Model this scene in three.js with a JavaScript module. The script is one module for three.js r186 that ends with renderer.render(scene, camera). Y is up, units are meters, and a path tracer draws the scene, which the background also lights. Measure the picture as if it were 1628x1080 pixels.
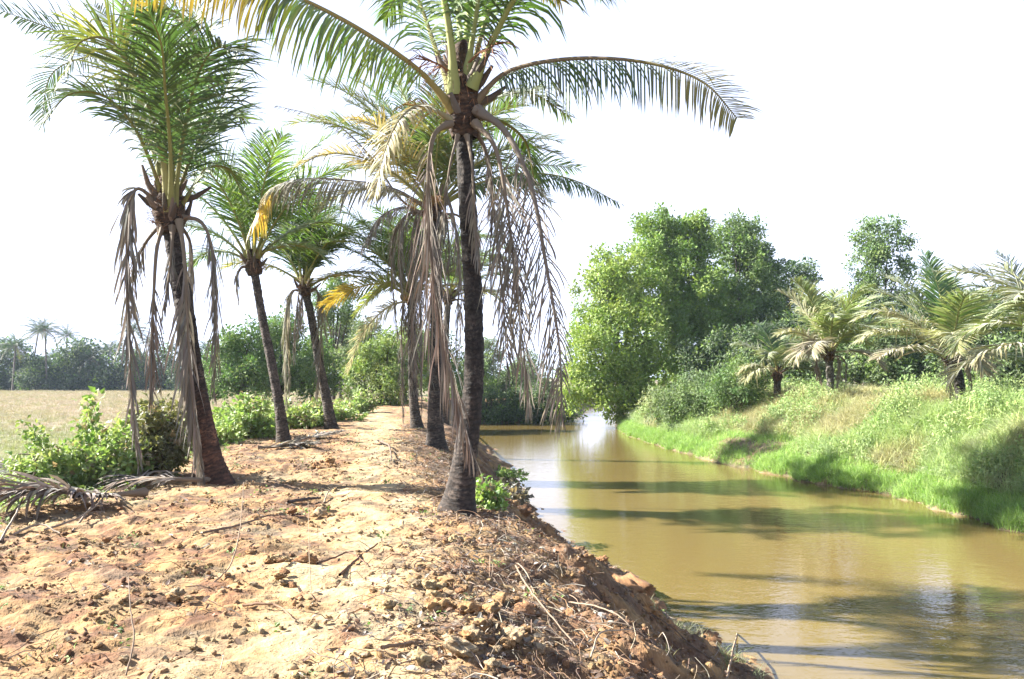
import * as THREE from 'three';
import { mergeVertices } from 'three/addons/utils/BufferGeometryUtils.js';
import { createNoise2D, createNoise3D } from 'simplex-noise';

// ---------------------------------------------------------------- camera, sky, sun, exposure
const scene = new THREE.Scene();
const FOCAL = 1278, EYE = 1.6;                       // focal length of the photograph in its own pixels (1628 x 1080)
const PITCH = Math.atan(60 / FOCAL);
const camera = new THREE.PerspectiveCamera(2 * Math.atan(540 / FOCAL) * 180 / Math.PI, 1024 / 679, 0.1, 4000);
camera.position.set(0, EYE, 0);
camera.rotation.set(PITCH, 0, 0);

const SUN = new THREE.Vector3(-1, 0.66, -0.53).normalize();
const sun = new THREE.DirectionalLight(new THREE.Color().setRGB(1, 0.955, 0.88), 5.0);
sun.position.copy(SUN).multiplyScalar(90);
sun.target.position.set(0, 0, -25);
sun.shadow.radius = 1.2;
scene.add(sun, sun.target);

const skyTex = (() => {
  const w = 512, h = 256, a = new Float32Array(w * h * 4), v = new THREE.Vector3();
  for (let j = 0; j < h; j++) for (let i = 0; i < w; i++) {
    const el = ((j + 0.5) / h - 0.5) * Math.PI, az = ((i + 0.5) / w - 0.5) * 2 * Math.PI;
    v.set(Math.cos(el) * Math.cos(az), Math.sin(el), Math.cos(el) * Math.sin(az));
    const e = Math.max(0, Math.sin(el)), k = Math.pow(1 - e, 1.15);
    const glow = 0.14 * Math.pow(Math.max(0, v.dot(SUN)), 10);
    const o = (j * w + i) * 4;
    a[o] = 0.022 + 0.305 * k + glow; a[o + 1] = 0.045 + 0.315 * k + glow * 0.97; a[o + 2] = 0.105 + 0.355 * k + glow * 0.9; a[o + 3] = 1;
  }
  const t = new THREE.DataTexture(a, w, h, THREE.RGBAFormat, THREE.FloatType);
  t.mapping = THREE.EquirectangularReflectionMapping; t.magFilter = t.minFilter = THREE.LinearFilter; t.needsUpdate = true;
  return t;
})();
scene.background = skyTex;
scene.environment = skyTex;
scene.fog = new THREE.FogExp2(new THREE.Color().setRGB(0.68, 0.84, 1.0), 0.00022);

const renderer = new THREE.WebGLRenderer({ antialias: true });
renderer.setSize(1024, 679);
renderer.toneMapping = THREE.LinearToneMapping;
renderer.toneMappingExposure = 5.6;
renderer.shadowMap.enabled = true;
renderer.shadowMap.type = THREE.PCFSoftShadowMap;
sun.castShadow = true;
sun.shadow.mapSize.set(4096, 4096);
Object.assign(sun.shadow.camera, { left: -60, right: 60, top: 45, bottom: -45, near: 1, far: 260 });

// ---------------------------------------------------------------- helpers
function rng(seed) { let s = seed >>> 0; return () => { s = (s + 0x6D2B79F5) >>> 0; let t = Math.imul(s ^ (s >>> 15), 1 | s); t = (t + Math.imul(t ^ (t >>> 7), 61 | t)) ^ t; return ((t ^ (t >>> 14)) >>> 0) / 4294967296; }; }
const n2 = createNoise2D(rng(11)), n3 = createNoise3D(rng(12));
const V = (x = 0, y = 0, z = 0) => new THREE.Vector3(x, y, z);
const clamp = (x, a = 0, b = 1) => Math.min(b, Math.max(a, x));
const lerp = (a, b, t) => a + (b - a) * t;
const smooth = (a, b, x) => { const t = clamp((x - a) / (b - a)); return t * t * (3 - 2 * t); };
const D2R = Math.PI / 180, UP = V(0, 1, 0);
const fbm = (x, y, oct = 4) => { let s = 0, a = 0.5; for (let i = 0; i < oct; i++) { s += a * n2(x, y); x = x * 2.03 + 7.1; y = y * 2.03 - 3.7; a *= 0.5; } return s; };
function table(rows) {                                // smooth interpolation through [x, y] rows
  return (x) => {
    if (x <= rows[0][0]) return rows[0][1];
    for (let i = 1; i < rows.length; i++) if (x <= rows[i][0]) return lerp(rows[i - 1][1], rows[i][1], smooth(0, 1, (x - rows[i - 1][0]) / (rows[i][0] - rows[i - 1][0])) * 0.5 + 0.5 * (x - rows[i - 1][0]) / (rows[i][0] - rows[i - 1][0]));
    return rows[rows.length - 1][1];
  };
}
// where a direction seen in the photograph meets a given distance ahead (metres)
function at(px, py, d) {
  const x = (px - 814) / FOCAL, y = (540 - py) / FOCAL, c = Math.cos(PITCH), s = Math.sin(PITCH);
  const wy = y * c + s, wz = y * s - c, k = d / -wz;
  return V(x * k, EYE + wy * k, -d);
}
const used = {};
function numbered(name) { const n = used[name] = (used[name] ?? -1) + 1; return n ? `${name}_${String(n).padStart(3, '0')}` : name; }
function tag(o, label, category, group, kind) { Object.assign(o.userData, { label, category }); if (group) o.userData.group = group; if (kind) o.userData.kind = kind; return o; }
function shade(o) { o.castShadow = o.receiveShadow = true; return o; }
function thing(name, p, label, category, group) { const g = new THREE.Group(); g.name = numbered(name); g.position.copy(p); scene.add(g); return tag(g, label, category, group); }
function part(name, geo, mat, parent) { const m = shade(new THREE.Mesh(geo, mat)); m.name = name; parent.add(m); return m; }
function single(name, geo, mat, label, category, group, kind) { const m = shade(new THREE.Mesh(geo, mat)); m.name = numbered(name); scene.add(m); return tag(m, label, category, group, kind); }

class Geo {                                            // collects triangles with uv (metres) and vertex colours
  constructor(o = V()) { this.o = o; this.p = []; this.c = []; this.u = []; this.i = []; }
  v(p, c, u = 0, w = 0) { this.p.push(p.x - this.o.x, p.y - this.o.y, p.z - this.o.z); this.c.push(c[0], c[1], c[2]); this.u.push(u, w); return this.p.length / 3 - 1; }
  tri(a, b, c) { this.i.push(a, b, c); }
  quad(a, b, c, d) { this.i.push(a, b, c, a, c, d); }
  tube(pts, rad, sides, col, cap = true) {             // rad(t, angle), col(t, angle)
    let N = Math.abs(V().subVectors(pts[1], pts[0]).normalize().y) > 0.95 ? V(1, 0, 0) : V(0, 1, 0), prev = null, len = 0;
    const n = pts.length;
    for (let k = 0; k < n; k++) {
      const T = V().subVectors(pts[Math.min(n - 1, k + 1)], pts[Math.max(0, k - 1)]).normalize();
      N.addScaledVector(T, -N.dot(T)).normalize();
      const B = V().crossVectors(T, N), t = k / (n - 1), row = [];
      if (k) len += pts[k].distanceTo(pts[k - 1]);
      for (let s = 0; s <= sides; s++) {
        const a = s / sides * Math.PI * 2, r = rad(t, a);
        row.push(this.v(V().copy(pts[k]).addScaledVector(N, Math.cos(a) * r).addScaledVector(B, Math.sin(a) * r), col(t, a), s / sides * 0.9, len));
      }
      if (prev) for (let s = 0; s < sides; s++) this.quad(prev[s], prev[s + 1], row[s + 1], row[s]);
      prev = row;
    }
    if (cap) { const c = this.v(pts[n - 1], col(1, 0)); for (let s = 0; s < sides; s++) this.tri(prev[s], prev[s + 1], c); }
    return this;
  }
  build(flat = false) {
    const g = new THREE.BufferGeometry();
    g.setAttribute('position', new THREE.Float32BufferAttribute(this.p, 3));
    g.setAttribute('color', new THREE.Float32BufferAttribute(this.c, 3));
    g.setAttribute('uv', new THREE.Float32BufferAttribute(this.u, 2));
    g.setIndex(this.i);
    if (!flat) g.computeVertexNormals();
    return g;
  }
}
function spread(pts, n) { return new THREE.CatmullRomCurve3(pts, false, 'centripetal').getPoints(n); }

// tiling noise textures
function tileNoise(size, cells, seed) {
  const out = new Float32Array(size * size), r = rng(seed);
  let amp = 1, sum = 0;
  for (const c of cells) {
    const g = new Float32Array(c * c).map(() => r());
    for (let y = 0; y < size; y++) for (let x = 0; x < size; x++) {
      const fx = x / size * c, fy = y / size * c, ix = fx | 0, iy = fy | 0, u = smooth(0, 1, fx - ix), w = smooth(0, 1, fy - iy), jx = (ix + 1) % c, jy = (iy + 1) % c;
      out[y * size + x] += amp * lerp(lerp(g[iy * c + ix], g[iy * c + jx], u), lerp(g[jy * c + ix], g[jy * c + jx], u), w);
    }
    sum += amp; amp *= 0.72;
  }
  for (let k = 0; k < out.length; k++) out[k] /= sum;
  return out;
}
function texture(size, paint, srgb = true, w = size) {
  const a = new Uint8Array(w * size * 4);
  for (let y = 0; y < size; y++) for (let x = 0; x < w; x++) { const c = paint(x, y), o = (y * w + x) * 4; a[o] = clamp(c[0]) * 255; a[o + 1] = clamp(c[1]) * 255; a[o + 2] = clamp(c[2]) * 255; a[o + 3] = 255; }
  const t = new THREE.DataTexture(a, w, size);
  t.wrapS = t.wrapT = THREE.RepeatWrapping; t.magFilter = THREE.LinearFilter; t.minFilter = THREE.LinearMipmapLinearFilter; t.generateMipmaps = true;
  if (srgb) t.colorSpace = THREE.SRGBColorSpace;
  t.needsUpdate = true; return t;
}
const noiseA = tileNoise(1024, [8, 16, 32, 64, 128, 256, 512], 21), noiseB = tileNoise(1024, [32, 64, 128, 256, 512], 22), noiseC = tileNoise(1024, [6, 12, 24, 48], 23);
const soilMap = texture(1024, (x, y) => {
  const k = y * 1024 + x, a = noiseA[k], b = noiseB[k], c = noiseC[k], v = 0.92 + (a - 0.5) * 0.75 + (b - 0.5) * 0.65, r = (c - 0.5) * 0.35, p = b > 0.66 ? 0.16 : 0;
  return [v + r * 0.2 + p, v - r * 0.35 + p, v - r * 0.8 + p * 1.2];
});
const soilBump = texture(1024, (x, y) => { const k = y * 1024 + x, v = noiseA[k] * 0.55 + noiseB[k] * 0.45; return [v, v, v]; }, false);
const barkMap = texture(512, (x, y) => {
  const k = (y * 2) * 1024 + x * 2, a = noiseA[k], b = noiseB[k], ring = Math.pow(0.5 + 0.5 * Math.sin((y / 512 * 16 + (noiseC[k] - 0.5) * 2.2) * Math.PI * 2), 3);
  const v = 0.62 + (a - 0.5) * 0.9 + (b - 0.5) * 0.5 - ring * 0.16, l = noiseC[k] > 0.58 ? (b - 0.42) * 0.9 : 0;
  return [v + l, v + l, v + l * 0.95];
});
const barkBump = texture(512, (x, y) => { const k = (y * 2) * 1024 + x * 2, s = 0.5 + 0.5 * Math.sin((y / 512 * 16 + (noiseC[k] - 0.5) * 2.2) * Math.PI * 2), v = noiseB[k] * 0.6 + s * 0.4; return [v, v, v]; }, false);
const noiseW = tileNoise(1024, [12, 24, 48, 96, 160], 24);
const waterBump = texture(1024, (x, y) => { const k = y * 1024 + x, v = noiseW[k]; return [v, v, v]; }, false);
for (const t of [soilMap, soilBump]) t.repeat.set(1 / 2.6, 1 / 2.6);
for (const t of [barkMap, barkBump]) t.repeat.set(1, 1);
waterBump.repeat.set(1 / 5, 1 / 2.6);
const phys = (o) => new THREE.MeshPhysicalMaterial({ side: THREE.DoubleSide, ...o });
const TONE = new THREE.Color().setRGB(0.68, 0.68, 0.68), GREENTONE = new THREE.Color().setRGB(0.88, 0.88, 0.84);
const M = {
  soil: new THREE.MeshStandardMaterial({ color: TONE, vertexColors: true, map: soilMap, bumpMap: soilBump, bumpScale: 0.045, roughness: 1 }),
  clod: new THREE.MeshStandardMaterial({ color: TONE, vertexColors: true, map: soilMap, bumpMap: soilBump, bumpScale: 0.03, roughness: 1 }),
  water: phys({ color: new THREE.Color().setRGB(0.132, 0.096, 0.034), roughness: 0.03, ior: 1.33, bumpMap: waterBump, bumpScale: 0.0055, side: THREE.FrontSide }),
  bark: new THREE.MeshStandardMaterial({ color: TONE, vertexColors: true, map: barkMap, bumpMap: barkBump, bumpScale: 0.012, roughness: 0.95 }),
  leaf: phys({ color: GREENTONE, vertexColors: true, transmission: 0.5, roughness: 0.92, thickness: 0, clearcoat: 0.35, clearcoatRoughness: 0.38 }),
  soft: phys({ color: GREENTONE, vertexColors: true, transmission: 0.42, roughness: 0.95, thickness: 0, clearcoat: 0.12, clearcoatRoughness: 0.5 }),
  dead: phys({ color: TONE, vertexColors: true, transmission: 0.22, roughness: 0.95, thickness: 0 }),
  wood: new THREE.MeshStandardMaterial({ color: TONE, vertexColors: true, roughness: 0.9, side: THREE.DoubleSide }),
};

// ---------------------------------------------------------------- terrain: bund, river channel, field
const WATER = -1.6;
const shoreL = table([[-20, 3], [0, 2.55], [5, 2.7], [8.5, 2.65], [12.2, 1.95], [17.8, 0.85], [26, 0.0], [34, -0.7], [44, -2.0], [52, -3.4], [56, -2.5], [60, 3.2], [64, 5.2], [75, 7], [110, 14]]);
const shoreR = table([[-20, 9], [0, 10], [10, 10.3], [16.4, 10.4], [21.5, 10.2], [26.4, 8.7], [32.7, 7.4], [40, 6.6], [45, 6.2], [50, 6.7], [56, 8.2], [62, 9.6], [75, 12], [110, 19]]);
const bundL = table([[0, -7.2], [12, -5.9], [20, -7.0], [35, -8.6], [52, -12], [80, -14]]);   // the field side of the bund
function baseHeight(x, d) {
  const wob = 0.35 * n2(d * 0.35, 3.3) + 0.16 * n2(d * 1.1, 9.1) + 0.07 * n2(d * 3.1, x * 0.4);
  const xl = shoreL(d) + wob, xr = shoreR(d) - 0.8 * wob;
  if (x > xl && x < xr) return WATER - 0.75 * smooth(0, 1.2, Math.min(x - xl, xr - x));
  if (x >= xr) {
    const s = x - xr, r = fbm(x * 0.35, d * 0.35, 3);
    return WATER + 0.30 * smooth(0, 0.35, s) + 0.55 * smooth(0.2, 1.6, s) + (1.35 + 0.4 * r) * smooth(lerp(1.6, 0.6, smooth(32, 20, d)), lerp(5.2, 3.4, smooth(32, 20, d)), s) - 0.2 * smooth(8, 20, s);
  }
  const s = xl - x;
  const u = clamp((s - 0.40) / 1.95);
  let h = WATER + 0.17 * smooth(0, 0.35, s) + 1.24 * (0.45 * u + 0.55 * smooth(0, 1, u)) + 0.19 * smooth(2.1, 3.3, s);
  h += -0.95 * smooth(bundL(d) + 0.3, bundL(d) - 3.0, x) - 0.03;
  return h;
}
const onPath = (x, d) => smooth(bundL(d) - 1.6, bundL(d) + 0.6, x) * smooth(0, 0.5, shoreL(d) - x) * smooth(62, 46, d);
const steep = (x, d) => { const s = shoreL(d) - x; return smooth(0, 0.4, s) * smooth(3.0, 1.3, s) * smooth(70, 50, d); };
function height(x, d) {
  let h = baseHeight(x, d);
  const p = onPath(x, d), b = steep(x, d);
  if (h > WATER - 0.2) {
    const k = p * smooth(40, 8, d);
    h += 0.05 * fbm(x * 0.6, d * 0.6, 3) * (p + 0.6);
    if (k > 0.01) {
      const trod = trodden(x, d) * (1 - b);                       // trodden, flatter patches
      h += k * (1 - 0.7 * trod) * (0.034 * n2(x * 1.3, d * 1.3) + 0.016 * n2(x * 4.7, d * 4.7) + 0.012 * n2(x * 9.3, d * 9.3) + 0.011 * n2(x * 17, d * 17));
      h += b * k * (0.09 * n2(x * 1.2, d * 1.2 + 20) + 0.035 * n2(x * 4.1, d * 4.1 + 9) + 0.018 * n2(x * 11, d * 11));
    }
    if (x < bundL(d)) h += 0.05 * n2(x * 0.25, d * 0.25) + 0.03 * n2(x * 1.1, d * 1.1) * smooth(60, 20, d);
  }
  return h;
}
function ground(x, d, dy = 0) { return V(x, height(x, d) + dy, -d); }
function slope(x, d, e = 0.08) { return V(height(x - e, d) - height(x + e, d), 2 * e, height(x, d + e) - height(x, d - e)).normalize(); }
const track = table([[0, -1.1], [5, -1.25], [9.3, -1.6], [14.6, -2.3], [25, -4.3], [50, -8.8]]);                     // where people walk
const trodden = (x, d) => clamp(smooth(1.0, 0.25, Math.abs(x - track(d) + 0.35 * n2(d * 0.5, 2.2))) * 0.8 + 0.5 * smooth(0.1, 0.4, fbm(x * 0.45 + 4, d * 0.28, 2))) * smooth(-0.55, 0.05, fbm(x * 1.3, d * 0.9 + 60, 3));
function groundColor(x, d) {
  const s = shoreL(d) - x;
  const n = fbm(x * 0.55, d * 0.55, 3), m = fbm(x * 1.7 + 5, d * 1.7, 3), f = fbm(x * 6, d * 6, 2);
  let c = [0.40, 0.235, 0.095];                                                      // dry orange soil
  const mixc = (b, t) => { t = clamp(t); c = [lerp(c[0], b[0], t), lerp(c[1], b[1], t), lerp(c[2], b[2], t)]; };
  mixc([0.225, 0.105, 0.046], smooth(-0.12, 0.34, m + 0.3 * f));                         // redder freshly dug soil
  mixc([0.62, 0.47, 0.25], trodden(x, d) * smooth(2.4, 3.2, s) * (0.8 + 0.4 * f)); // pale trodden crust
  mixc([0.29, 0.23, 0.15], smooth(0.15, 0.5, n + 0.25 * m) * 0.45);                   // grey dust and rotted leaves
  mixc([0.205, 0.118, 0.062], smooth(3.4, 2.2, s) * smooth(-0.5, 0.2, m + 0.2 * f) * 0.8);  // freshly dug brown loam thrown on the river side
  if (x < bundL(d) + 1) {
    const t = smooth(bundL(d) + 0.6, bundL(d) - 1.4, x), g = fbm(x * 0.09, d * 0.05, 3), far = smooth(16, 70, d);
    const fc = [lerp(0.19, 0.33, far) + 0.05 * g, lerp(0.19, 0.245, far) + 0.01 * g, lerp(0.075, 0.165, far)];
    mixc(fc, t);
    mixc([0.12, 0.15, 0.045], t * smooth(0.1, 0.5, fbm(x * 0.3, d * 0.12, 3)) * 0.7);
  }
  if (x > shoreR(d) - 0.5) { c = [0.16, 0.13, 0.06]; mixc([0.30, 0.22, 0.12], smooth(0, 0.3, m)); }
  if (d > 62) mixc([0.24, 0.2, 0.11], smooth(62, 70, d) * smooth(bundL(d) - 2, bundL(d), x));
  return c;
}
{
  const steps = (rows) => { const a = [rows[0][0]]; for (const [to, first, last] of rows.slice(1)) { let from = a[a.length - 1], w = to - from, n = Math.max(1, Math.round(w / ((first + last) / 2))); for (let k = 1; k <= n; k++) { const t = k / n; a.push(from + w * (t * first * 2 / (first + last) + t * t * (1 - first * 2 / (first + last)))); } } return a; };
  const xs = steps([[-1500], [-300, 200, 60], [-60, 40, 4], [-14, 2.5, 0.3], [-7, 0.22, 0.045], [3.6, 0.04, 0.04], [12, 0.1, 0.4], [30, 0.5, 1.5], [120, 3, 12], [600, 60, 120]]);
  const ds = steps([[-25], [2, 2, 0.1], [6, 0.03, 0.035], [14, 0.035, 0.07], [30, 0.07, 0.2], [64, 0.22, 0.5], [160, 1, 4], [1800, 20, 200]]);
  const g = new Geo(), w = xs.length;
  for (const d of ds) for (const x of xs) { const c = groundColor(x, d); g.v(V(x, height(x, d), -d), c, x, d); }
  for (let j = 0; j + 1 < ds.length; j++) for (let i = 0; i + 1 < w; i++) { const a = j * w + i; g.quad(a, a + 1, a + w + 1, a + w); }
  console.log('ground', xs.length, ds.length, g.i.length / 3);
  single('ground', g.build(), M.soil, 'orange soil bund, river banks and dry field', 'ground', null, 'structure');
  const q = new Geo(), c = [1, 1, 1];
  const a = [q.v(V(-8, WATER, 20), c, -8, -20), q.v(V(30, WATER, 20), c, 30, -20), q.v(V(30, WATER, -140), c, 30, 140), q.v(V(-8, WATER, -140), c, -8, 140)];
  q.quad(...a);
  single('river_water', q.build(), M.water, 'muddy yellow brown river water with small ripples', 'water', null, 'structure');
}

// ---------------------------------------------------------------- coconut palms
const GREEN = [0.085, 0.165, 0.020], DEEP = [0.045, 0.095, 0.016], LIME = [0.17, 0.27, 0.030], GOLD = [0.48, 0.35, 0.040], PALE = [0.38, 0.35, 0.18], GREY = [0.188, 0.174, 0.150], TAN = [0.245, 0.198, 0.138], RUST = [0.20, 0.13, 0.09];
const mix3 = (a, b, t) => [lerp(a[0], b[0], t), lerp(a[1], b[1], t), lerp(a[2], b[2], t)];
const jit = (c, r, k = 0.25) => { const f = 1 + (r() - 0.5) * 2 * k; return [c[0] * f * (1 + (r() - 0.5) * k), c[1] * f, c[2] * f * (1 + (r() - 0.5) * k)]; };
const heading = (az, el) => V(Math.cos(az * D2R) * Math.cos(el * D2R), Math.sin(el * D2R), -Math.sin(az * D2R) * Math.cos(el * D2R));   // 0 = right, 90 = away, 180 = left
function arc(o, az, el, L, droop, pow = 1.6, bend = 0) {                              // a frond's midrib under its own weight
  const p = [o.clone()], n = 9;
  for (let k = 1; k <= n; k++) { const t = (k - 0.5) / n; p.push(p[k - 1].clone().addScaledVector(heading(az + bend * t, Math.max(-89, el - droop * Math.pow(t, pow))), L / n)); }
  return p;
}
function hanging(o, az, reach, drop, sway = 0.2) {                                    // a dead frond: short way out, then straight down
  const h = heading(az, 0), s = V(-h.z, 0, h.x);
  return [o.clone(), o.clone().addScaledVector(h, reach * 0.6).add(V(0, 0.02, 0)), o.clone().addScaledVector(h, reach).add(V(0, -drop * 0.16, 0)), o.clone().addScaledVector(h, reach * 1.05).addScaledVector(s, sway * 0.5).add(V(0, -drop * 0.55, 0)), o.clone().addScaledVector(h, reach * 0.9).addScaledVector(s, sway).add(V(0, -drop, 0))];
}
function frond(parent, pts, o = {}) {
  o = { n: 62, len: 0.95, bare: 0.17, hang: 0.5, loose: 0.24, vee: [0.1, 0.1], veeTip: [0.25, 0.25], lm: [1, 1], end: 0.3, fwd: [0.5, 1.05], w: 0.017, col: [GREEN, DEEP], tip: null, tipFrom: 0.7, rib: [0.24, 0.23, 0.07], r0: 0.036, skip: 0.04, twist: 0, wind: V(), segs: 4, seed: 1, dead: false, name: 'frond', mat: null, plane: null, ...o };
  if (o.dead && o.name === 'dead_frond') { o.hang = Math.max(o.hang, 1.5); o.w *= 0.85; o.len *= 1.1; }
  const r = rng(o.seed * 7919 + 13), S = 26, P = spread(pts, S), base = parent.position;
  const ph = r() * 50, chord = V().subVectors(P[S], P[0]); chord.y = 0;
  if (chord.length() < 0.15) chord.set(Math.cos(o.seed), 0, Math.sin(o.seed));
  const side0 = V().crossVectors(chord.normalize(), UP).normalize();
  if (o.plane) side0.copy(o.plane);
  const rib = new Geo(base);
  rib.tube(P, (t) => o.r0 * (t < 0.12 ? lerp(2.0, 1.0, t / 0.12) : lerp(1, 0.16, (t - 0.12) / 0.88)), 6, (t) => mix3(o.rib, o.tip && t > o.tipFrom ? o.tip : o.rib, 0.6));
  const f = part(o.name, rib.build(), M.wood, parent);
  const lf = new Geo(base);
  for (let i = 0; i < o.n; i++) for (const sg of [-1, 1]) {
    if (r() < o.skip) continue;
    const t = clamp(lerp(o.bare, 1, (i + 0.35 * r()) / (o.n - 1)), 0, 0.998), q = t * S, k = Math.min(S - 1, q | 0), fr = q - k;
    const p = V().lerpVectors(P[k], P[k + 1], fr), T = V().subVectors(P[Math.min(S, k + 2)], P[Math.max(0, k - 1)]).normalize();
    const sd = side0.clone().addScaledVector(T, -side0.dot(T)).normalize();
    const tw = o.twist * t + (o.roll || 0); if (tw) sd.applyAxisAngle(T, tw);
    const N = V().crossVectors(sd, T).normalize();
    const u = (t - o.bare) / (1 - o.bare), prof = (0.45 + 0.55 * smooth(0, 0.22, u)) * lerp(1, o.end, Math.pow(u, 2.3));
    const si = sg > 0 ? 1 : 0, L = o.len * o.lm[si] * prof * (0.72 + 0.36 * r() + 0.22 * n2(i * 0.22, ph + sg)), torn = n2(i * 0.31 + 40, ph + sg * 3) > 0.7 ? 0.8 : 0, a = lerp(o.fwd[0], o.fwd[1], u) + (r() - 0.5) * o.loose;
    const dir = V().addScaledVector(sd, sg * Math.cos(a)).addScaledVector(T, Math.sin(a)).addScaledVector(N, lerp(o.vee[si], o.veeTip[si], smooth(0.3, 0.8, u)) + (r() - 0.5) * 0.22 + 0.18 * n2(i * 0.15, ph + 9)).normalize();
    const fold = (r() - 0.5) * (o.dead ? 2.2 : 0.7), vv = lerp(o.vee[si], o.veeTip[si], smooth(0.3, 0.8, u)), hang = o.hang * (0.4 + 1.1 * r() * r() + 0.2 * r()) * (vv > 0.4 ? 0.25 : 1) + torn;
    let c = jit(mix3(o.col[0], o.col[1], r()), r, 0.22);
    if (o.tip && t > o.tipFrom) c = mix3(c, jit(o.tip, r, 0.15), smooth(o.tipFrom, o.tipFrom + 0.18, t));
    const endc = o.dead ? c : r() < 0.3 ? mix3(c, TAN, 0.55) : mix3(c, LIME, 0.12);
    const curl = o.dead ? V(r() - 0.5, r() - 0.5, r() - 0.5).multiplyScalar(0.5) : V();
    let pos = p.clone(), pa = null, pb = null;
    for (let s = 0; s <= o.segs; s++) {
      const v = s / o.segs, dd = dir.clone().addScaledVector(UP, -hang * v * v * 1.5).addScaledVector(o.wind, v).addScaledVector(curl, v).normalize();
      if (s) pos.addScaledVector(dd, L / o.segs);
      const W = T.clone().addScaledVector(dd, -T.dot(dd)).normalize().applyAxisAngle(dd, fold * (0.3 + 0.7 * v) + 0.15 * sg), hw = o.w * (s === 0 ? 0.55 : s === o.segs ? 0 : v < 0.5 ? 1 : 0.85) * (0.6 + 0.4 * prof);
      const cc = mix3(c, endc, smooth(0.55, 1, v));
      if (s === o.segs) { const e = lf.v(pos, cc); lf.tri(pa, pb, e); break; }
      const na = lf.v(pos.clone().addScaledVector(W, hw), cc), nb = lf.v(pos.clone().addScaledVector(W, -hw), cc);
      if (s) lf.quad(pa, pb, nb, na);
      pa = na; pb = nb;
    }
  }
  const lm = part('leaflets', lf.build(true), o.mat || (o.dead ? M.dead : M.leaf), f);
  lm.userData.kind = 'stuff';
  return f;
}
const deadLook = (o = {}) => ({ dead: true, name: 'dead_frond', col: [GREY, TAN], rib: [0.20, 0.155, 0.11], fwd: [1.12, 1.32], hang: 0.7, vee: [-0.1, -0.1], veeTip: [-0.1, -0.1], skip: 0.10, w: 0.0125, loose: 0.6, n: 58, len: 0.85, bare: 0.24, r0: 0.034, ...o });
function trunk(parent, pts, r0, r1, seed, col = [0.235, 0.195, 0.155], foot = [0.235, 0.195, 0.155], flare = 1.0) {
  const r = rng(seed), base = parent.position, g = new Geo(base), P = spread(pts, 6 * pts.length);
  let L = 0; for (let k = 1; k < P.length; k++) L += P[k].distanceTo(P[k - 1]);
  const rings = Math.round(L / 0.022), Q = new THREE.CatmullRomCurve3(P).getSpacedPoints(rings), every = 0.075 + r() * 0.02, ph = r() * 9;
  g.tube(Q, (t, a) => {
    const y = t * L, saw = ((y + 0.012 * Math.sin(a * 2 + ph) + 0.02 * n2(y * 1.5, ph)) / (every * (0.75 + 0.5 * t)) + 50) % 1;
    const body = lerp(r0, r1, Math.pow(t, 0.55)) + r0 * flare * (0.75 * Math.exp(-y / 0.30) + 0.25 * Math.exp(-y / 1.0)) * (1 + 0.10 * Math.sin(a * 3 + ph) + 0.05 * Math.sin(a * 7));
    return body * (1 + 0.065 * (0.5 - saw) * smooth(0, 0.5, y)) + 0.010 * n3(Math.cos(a) * 2, Math.sin(a) * 2, y * 5 + ph) + 0.004 * n3(Math.cos(a) * 7, Math.sin(a) * 7, y * 16);
  }, 22, (t, a) => { const y = t * L, v = 1 + 0.3 * n3(Math.cos(a) * 1.2, Math.sin(a) * 1.2, y * 1.4 + ph); const c = mix3(foot, col, smooth(0.6, 2.2, y + 0.4 * n2(y, a))); return [c[0] * v, c[1] * v, c[2] * v]; });
  part('trunk', g.build(), M.bark, parent);
  return Q;
}
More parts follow.
